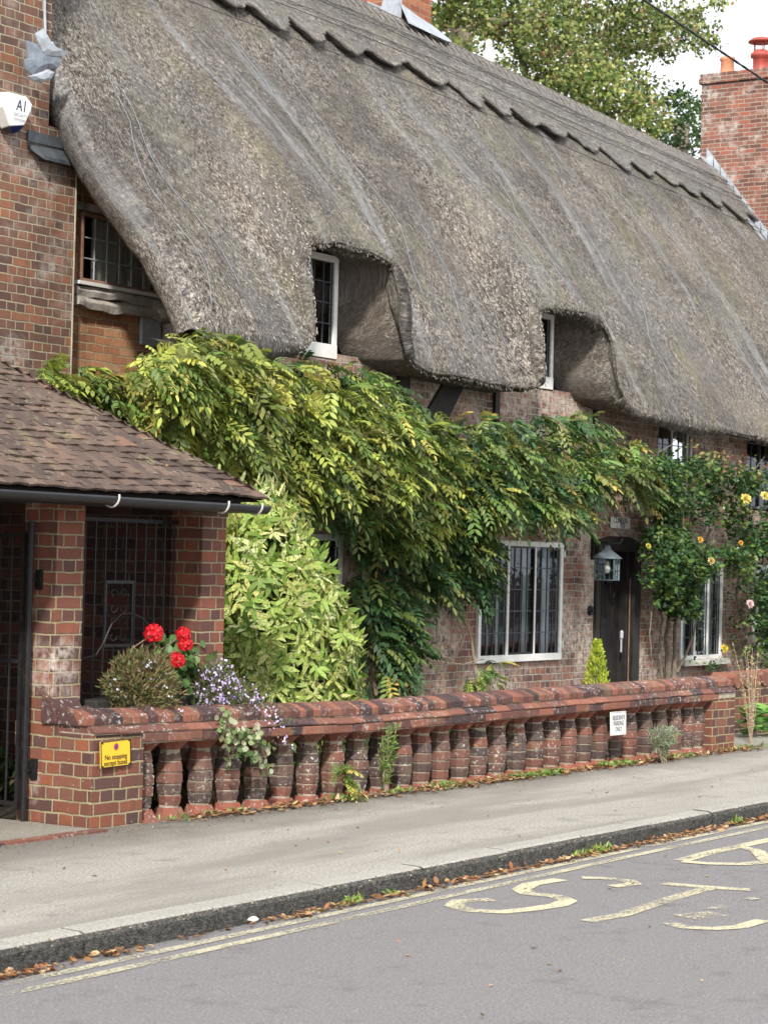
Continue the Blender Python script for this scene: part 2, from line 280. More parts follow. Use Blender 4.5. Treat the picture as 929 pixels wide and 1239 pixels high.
class G:
    def __init__(s): s.v = []; s.f = []; s.m = []; s.c = []
    def add(s, vs, fs, mi=0, rnd=None):
        n = len(s.v); s.v += [tuple(p) for p in vs]; s.f += [tuple(i+n for i in f) for f in fs]; s.m += [mi]*len(fs)
        s.c += [random.random() if rnd is None else rnd]*len(vs); return s
    def box(s, x0, x1, y0, y1, z0, z1, mi=0, rnd=None):
        return s.add([(x0, y0, z0), (x1, y0, z0), (x1, y1, z0), (x0, y1, z0), (x0, y0, z1), (x1, y0, z1), (x1, y1, z1), (x0, y1, z1)],
                     [(3, 2, 1, 0), (4, 5, 6, 7), (0, 1, 5, 4), (1, 2, 6, 5), (2, 3, 7, 6), (3, 0, 4, 7)], mi, rnd)
    def tube(s, pts, r, n=7, mi=0, cap=True, rnd=None):
        pts = [Vector(p) for p in pts]; rs = r if isinstance(r, (list, tuple)) else [r]*len(pts); vs = []; fs = []
        ref = None
        for i, p in enumerate(pts):
            d = (pts[min(i+1, len(pts)-1)]-pts[max(i-1, 0)]).normalized()
            if ref is None: ref = d.orthogonal().normalized()
            ref = (ref-d*ref.dot(d)).normalized(); q = d.cross(ref)
            for k in range(n): a = 2*math.pi*k/n; vs.append(p+(ref*math.cos(a)+q*math.sin(a))*rs[i])
        for i in range(len(pts)-1):
            for k in range(n): k2 = (k+1) % n; fs.append((i*n+k, i*n+k2, (i+1)*n+k2, (i+1)*n+k))
        if cap: fs += [tuple(range(n-1, -1, -1)), tuple(range((len(pts)-1)*n, len(pts)*n))]
        return s.add(vs, fs, mi, rnd)
    def lathe(s, c, prof, n=16, mi=0, rot=0.0, rnd=None, sx=1, sy=1):
        vs = []; fs = []
        for r, z in prof:
            for k in range(n): a = 2*math.pi*k/n+rot; vs.append((c[0]+r*sx*math.cos(a), c[1]+r*sy*math.sin(a), c[2]+z))
        for i in range(len(prof)-1):
            for k in range(n): k2 = (k+1) % n; fs.append((i*n+k, i*n+k2, (i+1)*n+k2, (i+1)*n+k))
        fs += [tuple(range(n-1, -1, -1)), tuple(range((len(prof)-1)*n, len(prof)*n))]
        return s.add(vs, fs, mi, rnd)
    def prism(s, poly, A, B, mi=0, rnd=None):
        """sweep a closed list of 3D points (already at A) by B-A"""
        n = len(poly); d = Vector(B)-Vector(A); vs = [Vector(p) for p in poly]+[Vector(p)+d for p in poly]
        fs = [tuple(range(n-1, -1, -1)), tuple(range(n, 2*n))]+[(i, (i+1) % n, n+(i+1) % n, n+i) for i in range(n)]
        return s.add(vs, fs, mi, rnd)
    def build(s, name, mats, parent=None, smooth=False, loc=None, bevel=0, uv=None):
        o = raw(name, s.v, s.f, mats, parent, uv, s.m, s.c, smooth, loc)
        import bmesh
        b = bmesh.new(); b.from_mesh(o.data); bmesh.ops.recalc_face_normals(b, faces=b.faces); b.to_mesh(o.data); b.free()
        if bevel:
            md = o.modifiers.new('bevel', 'BEVEL'); md.width = bevel; md.segments = 2; md.limit_method = 'ANGLE'
        return o
def text(name, body, size, c, mat, parent, sx=1.0, shear=0.0, off=.002, rot=None):
    """lettering laid on a surface facing the street (-y) and turned upright, centred on c"""
    cu = bpy.data.curves.new(name, 'FONT'); cu.body = body; cu.size = size; cu.align_x = 'CENTER'; cu.align_y = 'CENTER'; cu.extrude = .0006; cu.shear = shear; cu.resolution_u = 3; cu.offset = 0
    ob = bpy.data.objects.new(name+'_src', cu); COL.objects.link(ob); bpy.context.view_layer.update()
    me = bpy.data.meshes.new_from_object(ob.evaluated_get(bpy.context.evaluated_depsgraph_get())); bpy.data.objects.remove(ob)
    o = bpy.data.objects.new(name, me); me.materials.clear(); me.materials.append(mat); COL.objects.link(o); o.parent = parent; ORI[o.name] = ORI[parent.name]
    R = (rot or Matrix.Identity(4)) @ Matrix.Rotation(math.pi/2, 4, 'X') @ Matrix.Diagonal((sx, 1, 1, 1))
    me.transform(Matrix.Translation(Vector(c)-ORI[parent.name]) @ R); return o
def vnoise(x, y, seed):
    """smooth 2D value noise on arrays, about -1..1"""
    r = np.random.RandomState(seed).uniform(-1, 1, (64, 64)); xi = np.floor(x).astype(int); yi = np.floor(y).astype(int); fx = x-xi; fy = y-yi
    fx = fx*fx*(3-2*fx); fy = fy*fy*(3-2*fy); g = lambda i, j: r[i % 64, j % 64]
    return (g(xi, yi)*(1-fx)+g(xi+1, yi)*fx)*(1-fy)+(g(xi, yi+1)*(1-fx)+g(xi+1, yi+1)*fx)*fy
# leaves --------------------------------------------------------------------------------------------
def norm(a): return a/np.maximum(np.linalg.norm(a, axis=-1, keepdims=True), 1e-9)
def leaf_arrays(P, D, Nn, Ln, Wd, C, fold=.18, droop=.15):
    """5-vertex folded leaves: base P, axis D, face normal Nn"""
    D = norm(D); S = norm(np.cross(D, Nn)); Nn = np.cross(S, D); n = len(P); Ln = np.broadcast_to(Ln, (n,))[:, None]; Wd = np.broadcast_to(Wd, (n,))[:, None]
    mid = P+D*Ln*.5-Nn*Wd*fold; tip = P+D*Ln-Nn*Ln*droop
    q = P+D*Ln*.68-Nn*Ln*droop*.45
    V = np.stack([P, P+D*Ln*.30+S*Wd*.46, q+S*Wd*.40, tip, q-S*Wd*.40, P+D*Ln*.30-S*Wd*.46, mid], 1).reshape(-1, 3)
    b = (np.arange(n)*7)[:, None]; F_ = np.concatenate([b+np.array([[0, 6, 2, 1]]), b+np.array([[0, 5, 4, 6]]), b+np.array([[6, 4, 3, 2]])], 1).reshape(-1, 4)
    return V, F_, np.repeat(C, 7, 0)
def merge(parts):
    V = []; F_ = []; C = []; n = 0
    for v, f, c in parts: V.append(v); F_.append(f+n); C.append(c); n += len(v)
    return np.concatenate(V), np.concatenate(F_), np.concatenate(C)
def rnd_dirs(n, base, spread): return norm(np.asarray(base, float)+RS.normal(0, spread, (n, 3)))
def inpoly(pts, poly):
    x, y = pts[:, 0], pts[:, 1]; r = np.zeros(len(pts), bool); j = len(poly)-1
    for i in range(len(poly)):
        xi, yi = poly[i]; xj, yj = poly[j]; c = ((yi > y) != (yj > y)) & (x < (xj-xi)*(y-yi)/(yj-yi+1e-12)+xi); r ^= c; j = i
    return r
def sample_poly(poly, n):
    poly = np.array(poly); lo = poly.min(0); hi = poly.max(0); out = []
    while sum(len(o) for o in out) < n:
        p = RS.uniform(lo, hi, (n*2, 2)); out.append(p[inpoly(p, poly)])
    return np.concatenate(out)[:n]
# ================================================================== ground
def sheet(name, x0, x1, y0, y1, z, mat, kind='structure'):
    g = G().add([(x0, y0, z), (x1, y0, z), (x1, y1, z), (x0, y1, z)], [(0, 1, 2, 3)]); o = g.build(name, mat); tag(o, kind=kind); return o
sheet('ground', -300, 600, -200, 700, -.16, M['soil'])
sheet('road', -60, 200, -9, 6.2, -.11, M['road'])
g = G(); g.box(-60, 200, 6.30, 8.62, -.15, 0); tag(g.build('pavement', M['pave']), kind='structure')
g = G(); g.box(-60, 200, 8.50, 20, -.2, -.006); tag(g.build('garden_soil', M['soil']), kind='structure')
g = G(); x = -10.0
while x < 40:                                                     # kerb stones
    a = .913; dy = random.uniform(-.006, .006); dz = random.uniform(-.005, .004)
    pf = [(x+.004, 6.185+dy, -.16), (x+.004, 6.165+dy, -.03), (x+.004, 6.178+dy, -.008+dz), (x+.004, 6.20+dy, 0+dz), (x+.004, 6.31, .003+dz), (x+.004, 6.31, -.16)]
    g.prism(pf, (0, 0, 0), (a-.008, 0, 0)); x += a
k = g.build('kerb', [M['kerb'], M['kerbtop']]); tag(k, kind='structure')
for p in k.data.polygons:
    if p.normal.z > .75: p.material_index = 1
# entrance slab with its brick edging, and the doorstep slab on the right
g = G(); g.box(4, 10.07, 8.42, 12, -.05, .012); tag(g.build('concrete_floor', M['concrete']), kind='structure')
g = G()
for i in range(28): g.box(4+.218*i, 4+.218*i+.208, 8.33, 8.41, -.05, .014+random.uniform(-.002, .002))
tag(g.build('brick_edging', M['cope']), kind='structure')
g = G(); g.prism([(18.95, 8.10, -.05), (20.2, 8.0, -.05), (20.2, 10.5, -.05), (18.95, 10.5, -.05)], (0, 0, 0), (0, 0, .085)); tag(g.build('path', M['concrete']), kind='structure')
# double yellow lines and worn lettering painted on the asphalt
def strip(g, pts, w_, z=-.106):
    pts = [Vector((*p, z)) for p in pts]; n = len(pts); vs = []
    for i, p in enumerate(pts):
        d = (pts[min(i+1, n-1)]-pts[max(i-1, 0)]).normalized(); s = Vector((-d.y, d.x, 0)); ww = w_[i] if isinstance(w_, list) else w_
        vs += [p+s*ww/2, p-s*ww/2]
    g.add(vs, [(2*i, 2*i+1, 2*i+3, 2*i+2) for i in range(n-1)])
g = G()
for y in (5.90, 6.035): strip(g, [(x, y+.012*math.sin(x*.7)+.002*(x-9)) for x in np.arange(-6, 40, .4)], .062)
tag(g.build('yellow_lines', M['paint']), kind='structure')
def letter(name, strokes, mat, x0, x1, ytop, ybot, wx=.13):
    """glyph drawn for a driver heading +x: glyph u (0..1, to its right) runs to -y, glyph v (0..1, up) runs to +x"""
    g = G(); z = -.106
    for st in strokes:
        P = [Vector((x0+(x1-x0)*v, ytop+(ybot-ytop)*u, z)) for u, v in st]; n = len(P); vs = []
        for i, p in enumerate(P):
            d = (P[min(i+1, n-1)]-P[max(i-1, 0)]).normalized(); s = Vector((-d.y, d.x, 0)); ww = .075+.07*abs(d.y)
            vs += [p+s*ww/2, p-s*ww/2]
        g.add(vs, [(2*i, 2*i+1, 2*i+3, 2*i+2) for i in range(n-1)]); z += .0006
    tag(g.build(name, mat), kind='structure')
arc = lambda cu, cv, ru, rv, a0, a1, n=14: [(cu+ru*math.cos(math.radians(a0+(a1-a0)*i/n)), cv+rv*math.sin(math.radians(a0+(a1-a0)*i/n))) for i in range(n+1)]
def marks(name, strokes, mat):
    g = G(); z = -.106
    for wd, st in strokes:
        P = [aZ(530+a/2.328, 960+b/2.33, z) for a, b in st]; Q = []
        for k in range(len(P)-1):
            for q in range(4): Q.append(P[k].lerp(P[k+1], q/4))
        Q.append(P[-1]); n = len(Q); vs = []
        for k, p in enumerate(Q):
            d = (Q[min(k+1, n-1)]-Q[max(k-1, 0)]).normalized(); t = Vector((-d.y, d.x, 0)); vs += [p+t*wd/2, p-t*wd/2]
        g.add(vs, [(2*k, 2*k+1, 2*k+3, 2*k+2) for k in range(n-1)]); z += .0007
    tag(g.build(name, mat), kind='structure')
marks('road_letter_S', [(.10, [(152, 300), (60, 304), (44, 318), (90, 331), (180, 335), (262, 327), (340, 315), (366, 303), (330, 290), (252, 283), (234, 271), (262, 256), (345, 243)]), (.09, [(405, 238), (470, 240), (535, 246), (552, 256), (490, 263)])], M['paint2'])
marks('road_letter_T', [(.10, [(632, 254), (720, 262), (800, 268), (878, 272)])], M['paint2'])
marks('road_letter_T_stem', [(.09, [(418, 361), (520, 342), (640, 302), (700, 284), (772, 266)])], M['paint3'])
marks('road_letter_O', [(.085, [(652, 366), (690, 378), (780, 382), (850, 377), (915, 358)]), (.17, [(694, 350), (790, 340)]), (.06, [(765, 327), (812, 318)]), (.06, [(868, 299), (897, 296)])], M['paint3'])
marks('road_letter_B', [(.10, [(684, 190), (760, 169), (850, 149), (990, 119)]), (.10, [(688, 192), (760, 198), (860, 200), (925, 193), (990, 160)]), (.09, [(850, 150), (900, 163), (925, 192)])], M['paint2'])
# ================================================================== helper: facades
def facade(g, x0, x1, z0, z1, Y, holes, th=.2, step=None):
    """front wall panel at y=Y with real openings and their reveals"""
    xs = sorted({x0, x1} | {h[0] for h in holes} | {h[1] for h in holes}); zs = sorted({z0, z1} | {h[2] for h in holes} | {h[3] for h in holes})
    xs = [v for v in xs if x0 <= v <= x1]; zs = [v for v in zs if z0 <= v <= z1]
    for a, b in zip(xs, xs[1:]):
        for c, d in zip(zs, zs[1:]):
            mx_, mz_ = (a+b)/2, (c+d)/2
            if any(h[0] < mx_ < h[1] and h[2] < mz_ < h[3] for h in holes): continue
            g.add([(a, Y, c), (b, Y, c), (b, Y, d), (a, Y, d)], [(0, 1, 2, 3)])
    for h in holes:
        a, b, c, d = h; d = min(d, z1)
        g.add([(a, Y, c), (a, Y+th, c), (a, Y+th, d), (a, Y, d)], [(0, 1, 2, 3)]); g.add([(b, Y, c), (b, Y+th, c), (b, Y+th, d), (b, Y, d)], [(3, 2, 1, 0)])
        g.add([(a, Y, c), (b, Y, c), (b, Y+th, c), (a, Y+th, c)], [(0, 1, 2, 3)])
        if d < z1: g.add([(a, Y, d), (b, Y, d), (b, Y+th, d), (a, Y+th, d)], [(3, 2, 1, 0)])
def window(parent, x0, x1, z0, z1, Y, lights=1, cols=3, rows=5, fm='white', cm='came', fw=.05, mw=.035, sill=None, inset=.035, curtains=(), dark=None, cmat='curtain', bottom=None, hinges=False):
    y = Y+inset; bt = bottom or fw
    g = G(); g.box(x0, x1, y-.025, y+.035, z1-fw, z1); g.box(x0, x1, y-.027, y+.035, z0, z0+bt)
    g.box(x0, x0+fw, y-.022, y+.033, z0+bt, z1-fw); g.box(x1-fw, x1, y-.022, y+.033, z0+bt, z1-fw)
    wx = (x1-x0-2*fw-(lights-1)*mw)/lights; spans = []
    for i in range(lights):
        a = x0+fw+i*(wx+mw); spans.append((a, a+wx))
        if i < lights-1: g.box(a+wx, a+wx+mw, y-.018, y+.03, z0+bt, z1-fw)
    wn = g.build('window', M[fm], parent, bevel=.004)
    for i, (a, b) in enumerate(spans):
        gp = G(); gp.add([(a, y+.006, z0+bt), (b, y+.006, z0+bt), (b, y+.006, z1-fw), (a, y+.006, z1-fw)], [(0, 1, 2, 3)]); gp.build('pane', M['glass'], wn)
        gc = G()
        for q in range(0, cols+1):
            xx = a+(b-a)*q/cols; xx = min(max(xx, a+.005), b-.005); gc.box(xx-.0038, xx+.0038, y-.002, y+.010, z0+bt, z1-fw)
        for q in range(1, rows):
            zz = z0+bt+(z1-fw-z0-bt)*q/rows; gc.box(a, b, y-.004, y+.009, zz-.0045, zz+.0045)
        gc.build('lead_grid', M[cm], wn)
        if dark is not None and i == dark:
            gd = G()
            for (p, q_, r_, s_) in ((a, b, z0+bt, z0+bt+.022), (a, b, z1-fw-.022, z1-fw), (a, a+.02, z0+bt+.022, z1-fw-.022), (b-.02, b, z0+bt+.022, z1-fw-.022)): gd.box(p, q_, y-.016, y+.015, r_, s_)
            gd.build('iron_casement', M['iron'], wn)
    for (u0, u1, dd) in curtains:
        a = x0+(x1-x0)*u0; b = x0+(x1-x0)*u1; n = max(6, int((b-a)/.012)); vs = []
        for q in range(n+1):
            xx = a+(b-a)*q/n; yy = y+dd+.018*math.sin(q*1.1)+.006*math.sin(q*.37); vs += [(xx, yy, z0+.02), (xx, yy, z1-.02)]
        G().add(vs, [(2*q, 2*q+2, 2*q+3, 2*q+1) for q in range(n)]).build('curtain', M[cmat], wn, smooth=True)
    if sill: G().box(x0-sill[0], x1+sill[0], Y-sill[1], Y+.02, z0-sill[2], z0-.002).build('sill', M[sill[3]], wn, bevel=.006)
    for hz in ((z1-.16, z0+.13) if hinges else ()): G().box(x1-.004, x1+.035, y-.03, y-.018, hz, hz+.07).build('hinge', M['cream'], wn)
    return wn
# ================================================================== the thatched cottage
cot = thing('thatched_cottage', 'long brick cottage with a thick grey thatched roof sweeping over two eyebrow windows', 'cottage', (23, 12.8, 0))
HO = [(19.70, 21.50, .60, 1.87), (22.30, 23.36, -.1, 1.93), (16.15, 17.18, .58, 1.85), (24.55, 25.82, .50, 1.72), (23.86, 24.80, 2.40, 3.36), (26.45, 27.5, 2.4, 3.3), (26.75, 28.0, .62, 1.72), (16.15, 17.05, 3.46, 9), (20.40, 21.25, 3.50, 9)]
g = G(); facade(g, 15.98, 33, -.15, 3.52, 11.5, HO)
g.add([(15.98, 11.5, -.15), (15.98, 14.4, -.15), (15.98, 14.4, 6.0), (15.98, 11.5, 3.4)], [(3, 2, 1, 0)])
g.add([(33, 11.5, -.15), (33, 17.5, -.15), (33, 17.5, 3.5), (33, 14.5, 7.6), (33, 11.5, 3.5)], [(0, 1, 2, 3, 4)])
g.add([(15.5, 17.5, -.15), (33, 17.5, -.15), (33, 17.5, 3.9), (15.5, 17.5, 3.9)], [(3, 2, 1, 0)])
g.build('brick_wall', M['brick_cot'], cot)
g = G()                                                            # rooms glimpsed through the panes
for z0, z1 in ((-.05, 2.3), (2.36, 4.46)):
    g.add([(16.02, 13.6 if z0 < 1 else 12.6, z0), (32.9, 13.6 if z0 < 1 else 12.6, z0), (32.9, 13.6 if z0 < 1 else 12.6, z1), (16.02, 13.6 if z0 < 1 else 12.6, z1)], [(0, 1, 2, 3)])
    g.add([(16.02, 11.72, z0), (32.9, 11.72, z0), (32.9, 13.6, z0), (16.02, 13.6, z0)], [(0, 1, 2, 3)])
    g.add([(16.02, 11.72, z1), (32.9, 11.72, z1), (32.9, 13.6, z1), (16.02, 13.6, z1)], [(3, 2, 1, 0)])
for x in (18.6, 22.0, 23.6, 26.2): g.add([(x, 11.72, -.05), (x, 13.6, -.05), (x, 13.6, 2.3), (x, 11.72, 2.3)], [(0, 1, 2, 3)])
g.build('interior', M['room'], cot)
window(cot, 19.70, 21.50, .60, 1.87, 11.5, 3, 4, 5, fw=.055, bottom=.075, inset=-.012, curtains=((.05, .10, .10), (.30, .345, .09), (.62, .68, .10), (.86, .93, .10)), dark=1, hinges=True)
window(cot, 16.20, 17.18, .60, 1.85, 11.5, 2, 3, 5, fw=.055, inset=-.012, curtains=((.55, .75, .1),))
window(cot, 24.60, 25.80, .52, 1.72, 11.5, 3, 3, 5, fw=.05, inset=.02, curtains=((.08, .3, .1), (.72, .95, .1)), sill=(.06, .10, .07, 'cream'))
window(cot, 26.80, 27.95, .64, 1.70, 11.5, 2, 3, 5, fw=.06, inset=-.005, curtains=((.1, .3, .1),))
window(cot, 23.88, 24.78, 2.42, 3.35, 11.5, 2, 2, 4, 'cream', fw=.035, inset=.06, curtains=((.12, .25, .1),))
window(cot, 26.47, 27.48, 2.42, 3.29, 11.5, 2, 2, 4, 'black', fw=.035, inset=.06)
window(cot, 16.17, 17.05, 3.47, 4.42, 11.5, 1, 5, 4, fw=.06, bottom=.13, inset=.03, curtains=((.10, .52, .06), (.60, .66, .07)))
window(cot, 20.42, 21.24, 3.52, 4.33, 11.5, 1, 4, 4, fw=.055, bottom=.13, inset=.03, curtains=((.10, .40, .06), (.56, .62, .07)))
# things standing just inside the big window
g = G(); g.lathe((20.65, 12.15, .4), [(.02, 0), (.10, .02), (.12, .3), (.05, .42), (.02, .5)], 14); g.box(20.1, 20.35, 12.1, 12.4, .4, .95); g.tube([(20.75, 12.3, .5)]+[(20.75+.28*math.cos(t)+.28, 12.3, .8+.35*math.sin(t)) for t in np.linspace(math.pi, 0, 9)]+[(21.31, 12.3, .5)], .022)
g.build('window_ornaments', M['curtain'], cot, smooth=True)
G().box(19.6, 21.6, 11.72, 11.95, .50, .615).build('window_board', M['curtain_w'], cot)
# timber framing left dark under the eave
g = G()
for px, w_, zb in ((489, .20, 2.6), (602, .09, 2.8), (722, .06, 2.5)):
    p = aY(px, 480, 11.47); G().box(p.x-w_/2, p.x+w_/2, 11.465, 11.53, zb, 3.45).build('timber_post', M['darkwood'], cot)
a, b = aY(520, 510, 11.47), aY(562, 470, 11.47)
g.prism([(a.x-.25, 11.468, a.z-.1), (a.x+.22, 11.468, a.z-.1), (b.x+.15, 11.468, b.z+.2), (b.x-.22, 11.468, b.z+.2)], (0, 0, 0), (0, .05, 0)); g.build('timber_brace', M['darkwood'], cot)
a = aY(836, 522, 11.42); G().tube([(a.x+.02, 11.43, 3.3), (a.x+.02, 11.43, 2.45)], .018, 8).build('drain_pipe', M['cream'], cot, smooth=True)
# door -----------------------------------------------------------------------------------------------
dx0, dx1 = 22.30, 23.36
g = G(); g.box(dx0-.005, dx0+.09, 11.46, 11.62, -.1, 1.82); g.box(dx1-.16, dx1+.003, 11.44, 11.62, -.1, 1.82)
g.prism([(dx0-.03, 11.43, 1.80), (dx1+.03, 11.43, 1.80), (dx1+.03, 11.43, 1.90), ((dx0+dx1)/2+.2, 11.43, 1.97), ((dx0+dx1)/2-.2, 11.43, 1.97), (dx0-.03, 11.43, 1.91)], (0, 0, 0), (0, .18, 0))
g.box(dx1-.235, dx1-.17, 11.50, 11.66, -.1, 1.80)
g.build('door_frame', M['door'], cot, bevel=.005)
g = G(); n = 5; xa, xb = dx0+.09, dx1-.24
for i in range(n): g.box(xa+(xb-xa)*i/n+.003, xa+(xb-xa)*(i+1)/n-.003, 11.60+random.uniform(0, .004), 11.65, -.05, 1.80)
dr = g.build('door', M['door'], cot, bevel=.003)
kx = aY(737, 706, 11.58)
g = G(); g.lathe((kx.x-.03, 11.585, kx.z+.04), [(.01, -.06), (.05, -.05), (.06, 0), (.045, .06), (.02, .08)], 10)
g.tube([(kx.x+.04+.055*math.cos(t), 11.56, kx.z-.08+.10*math.sin(t)) for t in np.linspace(0, 2*math.pi, 20)], .009); g.build('knocker', M['iron'], dr, smooth=True)
q = aY(730, 751, 11.59); G().box(q.x-.10, q.x+.10, 11.585, 11.60, q.z-.045, q.z+.045).box(q.x-.085, q.x+.085, 11.580, 11.586, q.z-.03, q.z+.03).build('letter_box', M['iron'], dr, bevel=.003)
q = aY(723, 738, 11.58); G().tube([(q.x-.02, 11.59, q.z+.08), (q.x-.02, 11.55, q.z+.02), (q.x-.02, 11.55, q.z-.05), (q.x-.02, 11.59, q.z-.09)], .009).box(q.x-.05, q.x+.02, 11.59, 11.60, q.z+.13, q.z+.16).build('handle', M['iron'], dr)
q = aY(751, 768, 11.5); G().lathe((q.x, 11.49, q.z), [(.005, -.05), (.02, -.04), (.022, .03), (.006, .05)], 8).box(q.x-.006, q.x+.006, 11.484, 11.50, q.z-.20, q.z-.04).build('latch', M['grey'], dr)
G().box(dx1-.172, dx1-.166, 11.49, 11.50, 0, 1.5).build('weather_strip', M['redwood'], dr)
G().box(dx1+.004, dx1+.02, 11.485, 11.50, 0, 1.62).build('door_trim', M['gold'], cot)
q = aY(714, 739, 11.49); g = G(); g.add([(q.x+.055*math.cos(t), 11.478, q.z+.055*math.sin(t)) for t in np.linspace(0, 2*math.pi, 18, endpoint=False)], [tuple(range(18))])
g.tube([(q.x, 11.50, q.z), (q.x, 11.47, q.z)], [.058, .045], 18); g.tube([(q.x, 11.475, q.z), (q.x, 11.455, q.z)], .022, 12); g.build('door_bell', M['iron'], cot)
# eyebrow-thatched roof ----------------------------------------------------------------------------
KN = [(14.00, 3.36, 14.05, 3.42, 10.94), (15.0, 3.34, 15.0, 3.42, 10.94), (15.50, 3.35, 15.5, 3.43, 10.92), (15.72, 3.40, 15.86, 3.46, 10.82), (15.76, 3.70, 16.0, 3.75, 10.90), (15.79, 4.02, 16.06, 4.1, 10.97), (15.88, 4.25, 16.12, 4.42, 10.99), (16.35, 4.34, 16.5, 4.50, 10.99),
      (17.05, 4.34, 16.95, 4.48, 10.99), (17.36, 4.27, 17.10, 4.35, 10.99), (17.44, 4.05, 17.13, 4.05, 10.98), (17.48, 3.62, 17.14, 3.68, 10.96), (17.60, 3.36, 17.35, 3.46, 10.94), (17.95, 3.31, 17.8, 3.42, 10.94), (19.0, 3.32, 19.0, 3.42, 10.94), (19.8, 3.33, 19.9, 3.42, 10.92),
      (19.97, 3.40, 20.12, 3.46, 10.82), (20.00, 3.70, 20.24, 3.7, 10.90), (20.03, 4.0, 20.32, 4.05, 10.97), (20.12, 4.18, 20.36, 4.36, 10.99), (20.6, 4.24, 20.7, 4.42, 10.99), (21.25, 4.23, 21.15, 4.40, 10.99), (21.56, 4.13, 21.30, 4.26, 10.99), (21.66, 3.92, 21.33, 4.0, 10.98),
      (21.72, 3.6, 21.36, 3.7, 10.96), (21.92, 3.36, 21.62, 3.46, 10.94), (22.3, 3.25, 22.1, 3.41, 10.94), (23.2, 3.23, 23.2, 3.40, 10.94), (26, 3.18, 26, 3.36, 10.94), (32.6, 3.08, 32.6, 3.3, 10.94)]
VERGE = ([0, .02, .09, .15, .22, .29, .35, .42, .48, 1], [.22, .23, .28, .31, .28, .23, .22, .26, .30, .30])      # the raking left edge is not quite straight
def thatch_grid():
    K = np.array(KN); seg = np.linalg.norm(np.diff(K[:, :2], axis=0), axis=1); s = np.concatenate([[0], np.cumsum(seg)])
    n = int(s[-1]/.03); u = np.linspace(0, s[-1], n); C = np.stack([np.interp(u, s, K[:, i]) for i in range(5)], 1)
    ker = np.exp(-np.linspace(-2, 2, 9)**2); ker /= ker.sum()
    for _ in range(2):
        for i in range(5): p = np.pad(C[:, i], 4, mode='edge'); C[4:-4, i] = np.convolve(p, ker, 'valid')[4:-4]
    xs = C[:, 0].copy(); W = 55; kk = np.hanning(2*W+1); kk /= kk.sum(); pad = np.concatenate([2*xs[0]-xs[W:0:-1], xs, 2*xs[-1]-xs[-2:-W-2:-1]]); xs = np.convolve(pad, kk, 'valid'); xs[0] = C[0, 0]
    xs = np.maximum.accumulate(xs); return C, xs
TC_, TXS = thatch_grid()
def ridge_z(x): return np.clip(8.24-.034*(x-21.0), 7.86, 8.22)
def thatch_surface():
    C, xs = TC_, TXS; n = len(xs); rows = []; V = []; vv = []
    xl, zl, xi, zi, yl = C.T; yl = yl+.04; vf = np.exp(-((xs-14.0)/1.3)**2); wob = vnoise(xs*1.3, xs*0, 3)*.03+vnoise(xs*5, xs*0, 4)*.012; zl = zl+wob; zi = zi+wob
    zr = ridge_z(xs); NS, NT = 14, 190
    for k in range(NS):                                            # soffit and dormer cheeks: from the wall out to the lip
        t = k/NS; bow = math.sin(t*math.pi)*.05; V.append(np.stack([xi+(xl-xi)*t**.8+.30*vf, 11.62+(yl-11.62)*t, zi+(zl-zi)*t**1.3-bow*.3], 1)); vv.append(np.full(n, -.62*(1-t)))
    for k in range(NT+1):
        t = k/NT; z0 = zl+.08; z = z0+(zr-z0)*t; yb = 10.93+(z-3.35)*(14.5-10.93)/(zr-3.35); ys = yl-.06; y0 = 10.93+(z0-3.35)*(14.5-10.93)/(zr-3.35)
        sm = min(1, t/.62); sm = 1-sm*sm*(3-2*sm); y = yb-(y0-ys)*sm; sx = min(1, t/.30); sx = sx*sx*(3-2*sx); x = xl+(xs-xl)*sx+np.interp(t, *VERGE)*vf
        bul = .14*math.sin(math.pi*t)**.8 if 0 < t < 1 else 0; y = y-bul*.79; z = z+bul*.6
        if t < .03: y = y+.03*(1-t/.03)
        V.append(np.stack([x, y, z], 1)); vv.append(np.full(n, 0)+t*5.9)
    for k in range(1, 16):
        t = k/15; V.append(np.stack([xs, 14.5+3.4*t+0*xs, zr-(zr-3.4)*t], 1)); vv.append(np.full(n, 5.9+t*5.6))
    A = np.array(V); vv = np.array(vv); R_, _, _ = A.shape
    # surface relief: broad settling, folds running down the slope, small tufts
    du = np.gradient(A, axis=1); dv = np.gradient(A, axis=0); nr = norm(np.cross(du, dv)); nr *= np.sign(nr[NS+60:NS+61, :, 2:3].mean())
    X = A[..., 0]; v_ = vv
    d = .075*vnoise(X*.55+v_*.12, v_*.45, 5)+.040*vnoise(X*1.5+v_*.5, v_*.6, 6)+.014*vnoise(X*4+v_*1.2, v_*1.5, 7)+.008*vnoise(X*13, v_*7, 8)+.006*vnoise(X*30, v_*14, 9)
    d *= np.clip((v_+.5)*3, 0, 1)*np.clip((5.9-v_)/2.2, .22, 1); A = A+nr*d[..., None]
    e = np.clip((14.0+.12-xs[None, :]+0*X)/.12, 0, 1); rr = (1-np.sqrt(np.clip(1-e*e, 0, 1)))*.09; A = A-nr*rr[..., None]*(v_[..., None] > 0)
    return A, vv, nr, NS
TA, TV, TN, TNS = thatch_surface()
def grid_faces(r, c):
    i = np.arange(r*c).reshape(r, c); return np.stack([i[:-1, :-1], i[:-1, 1:], i[1:, 1:], i[1:, :-1]], -1).reshape(-1, 4)
R_, C_ = TA.shape[:2]; ucol = TXS[None, :]+0*TV; ucol[:TNS] += (TA[:TNS, :, 0]-TA[TNS, :, 0])+(TA[:TNS, :, 2]-TA[TNS, :, 2])*.7
V = TA.reshape(-1, 3); Fq = grid_faces(R_, C_); UV = np.stack([ucol, TV], -1).reshape(-1, 2); CC = np.full(len(V), .5)
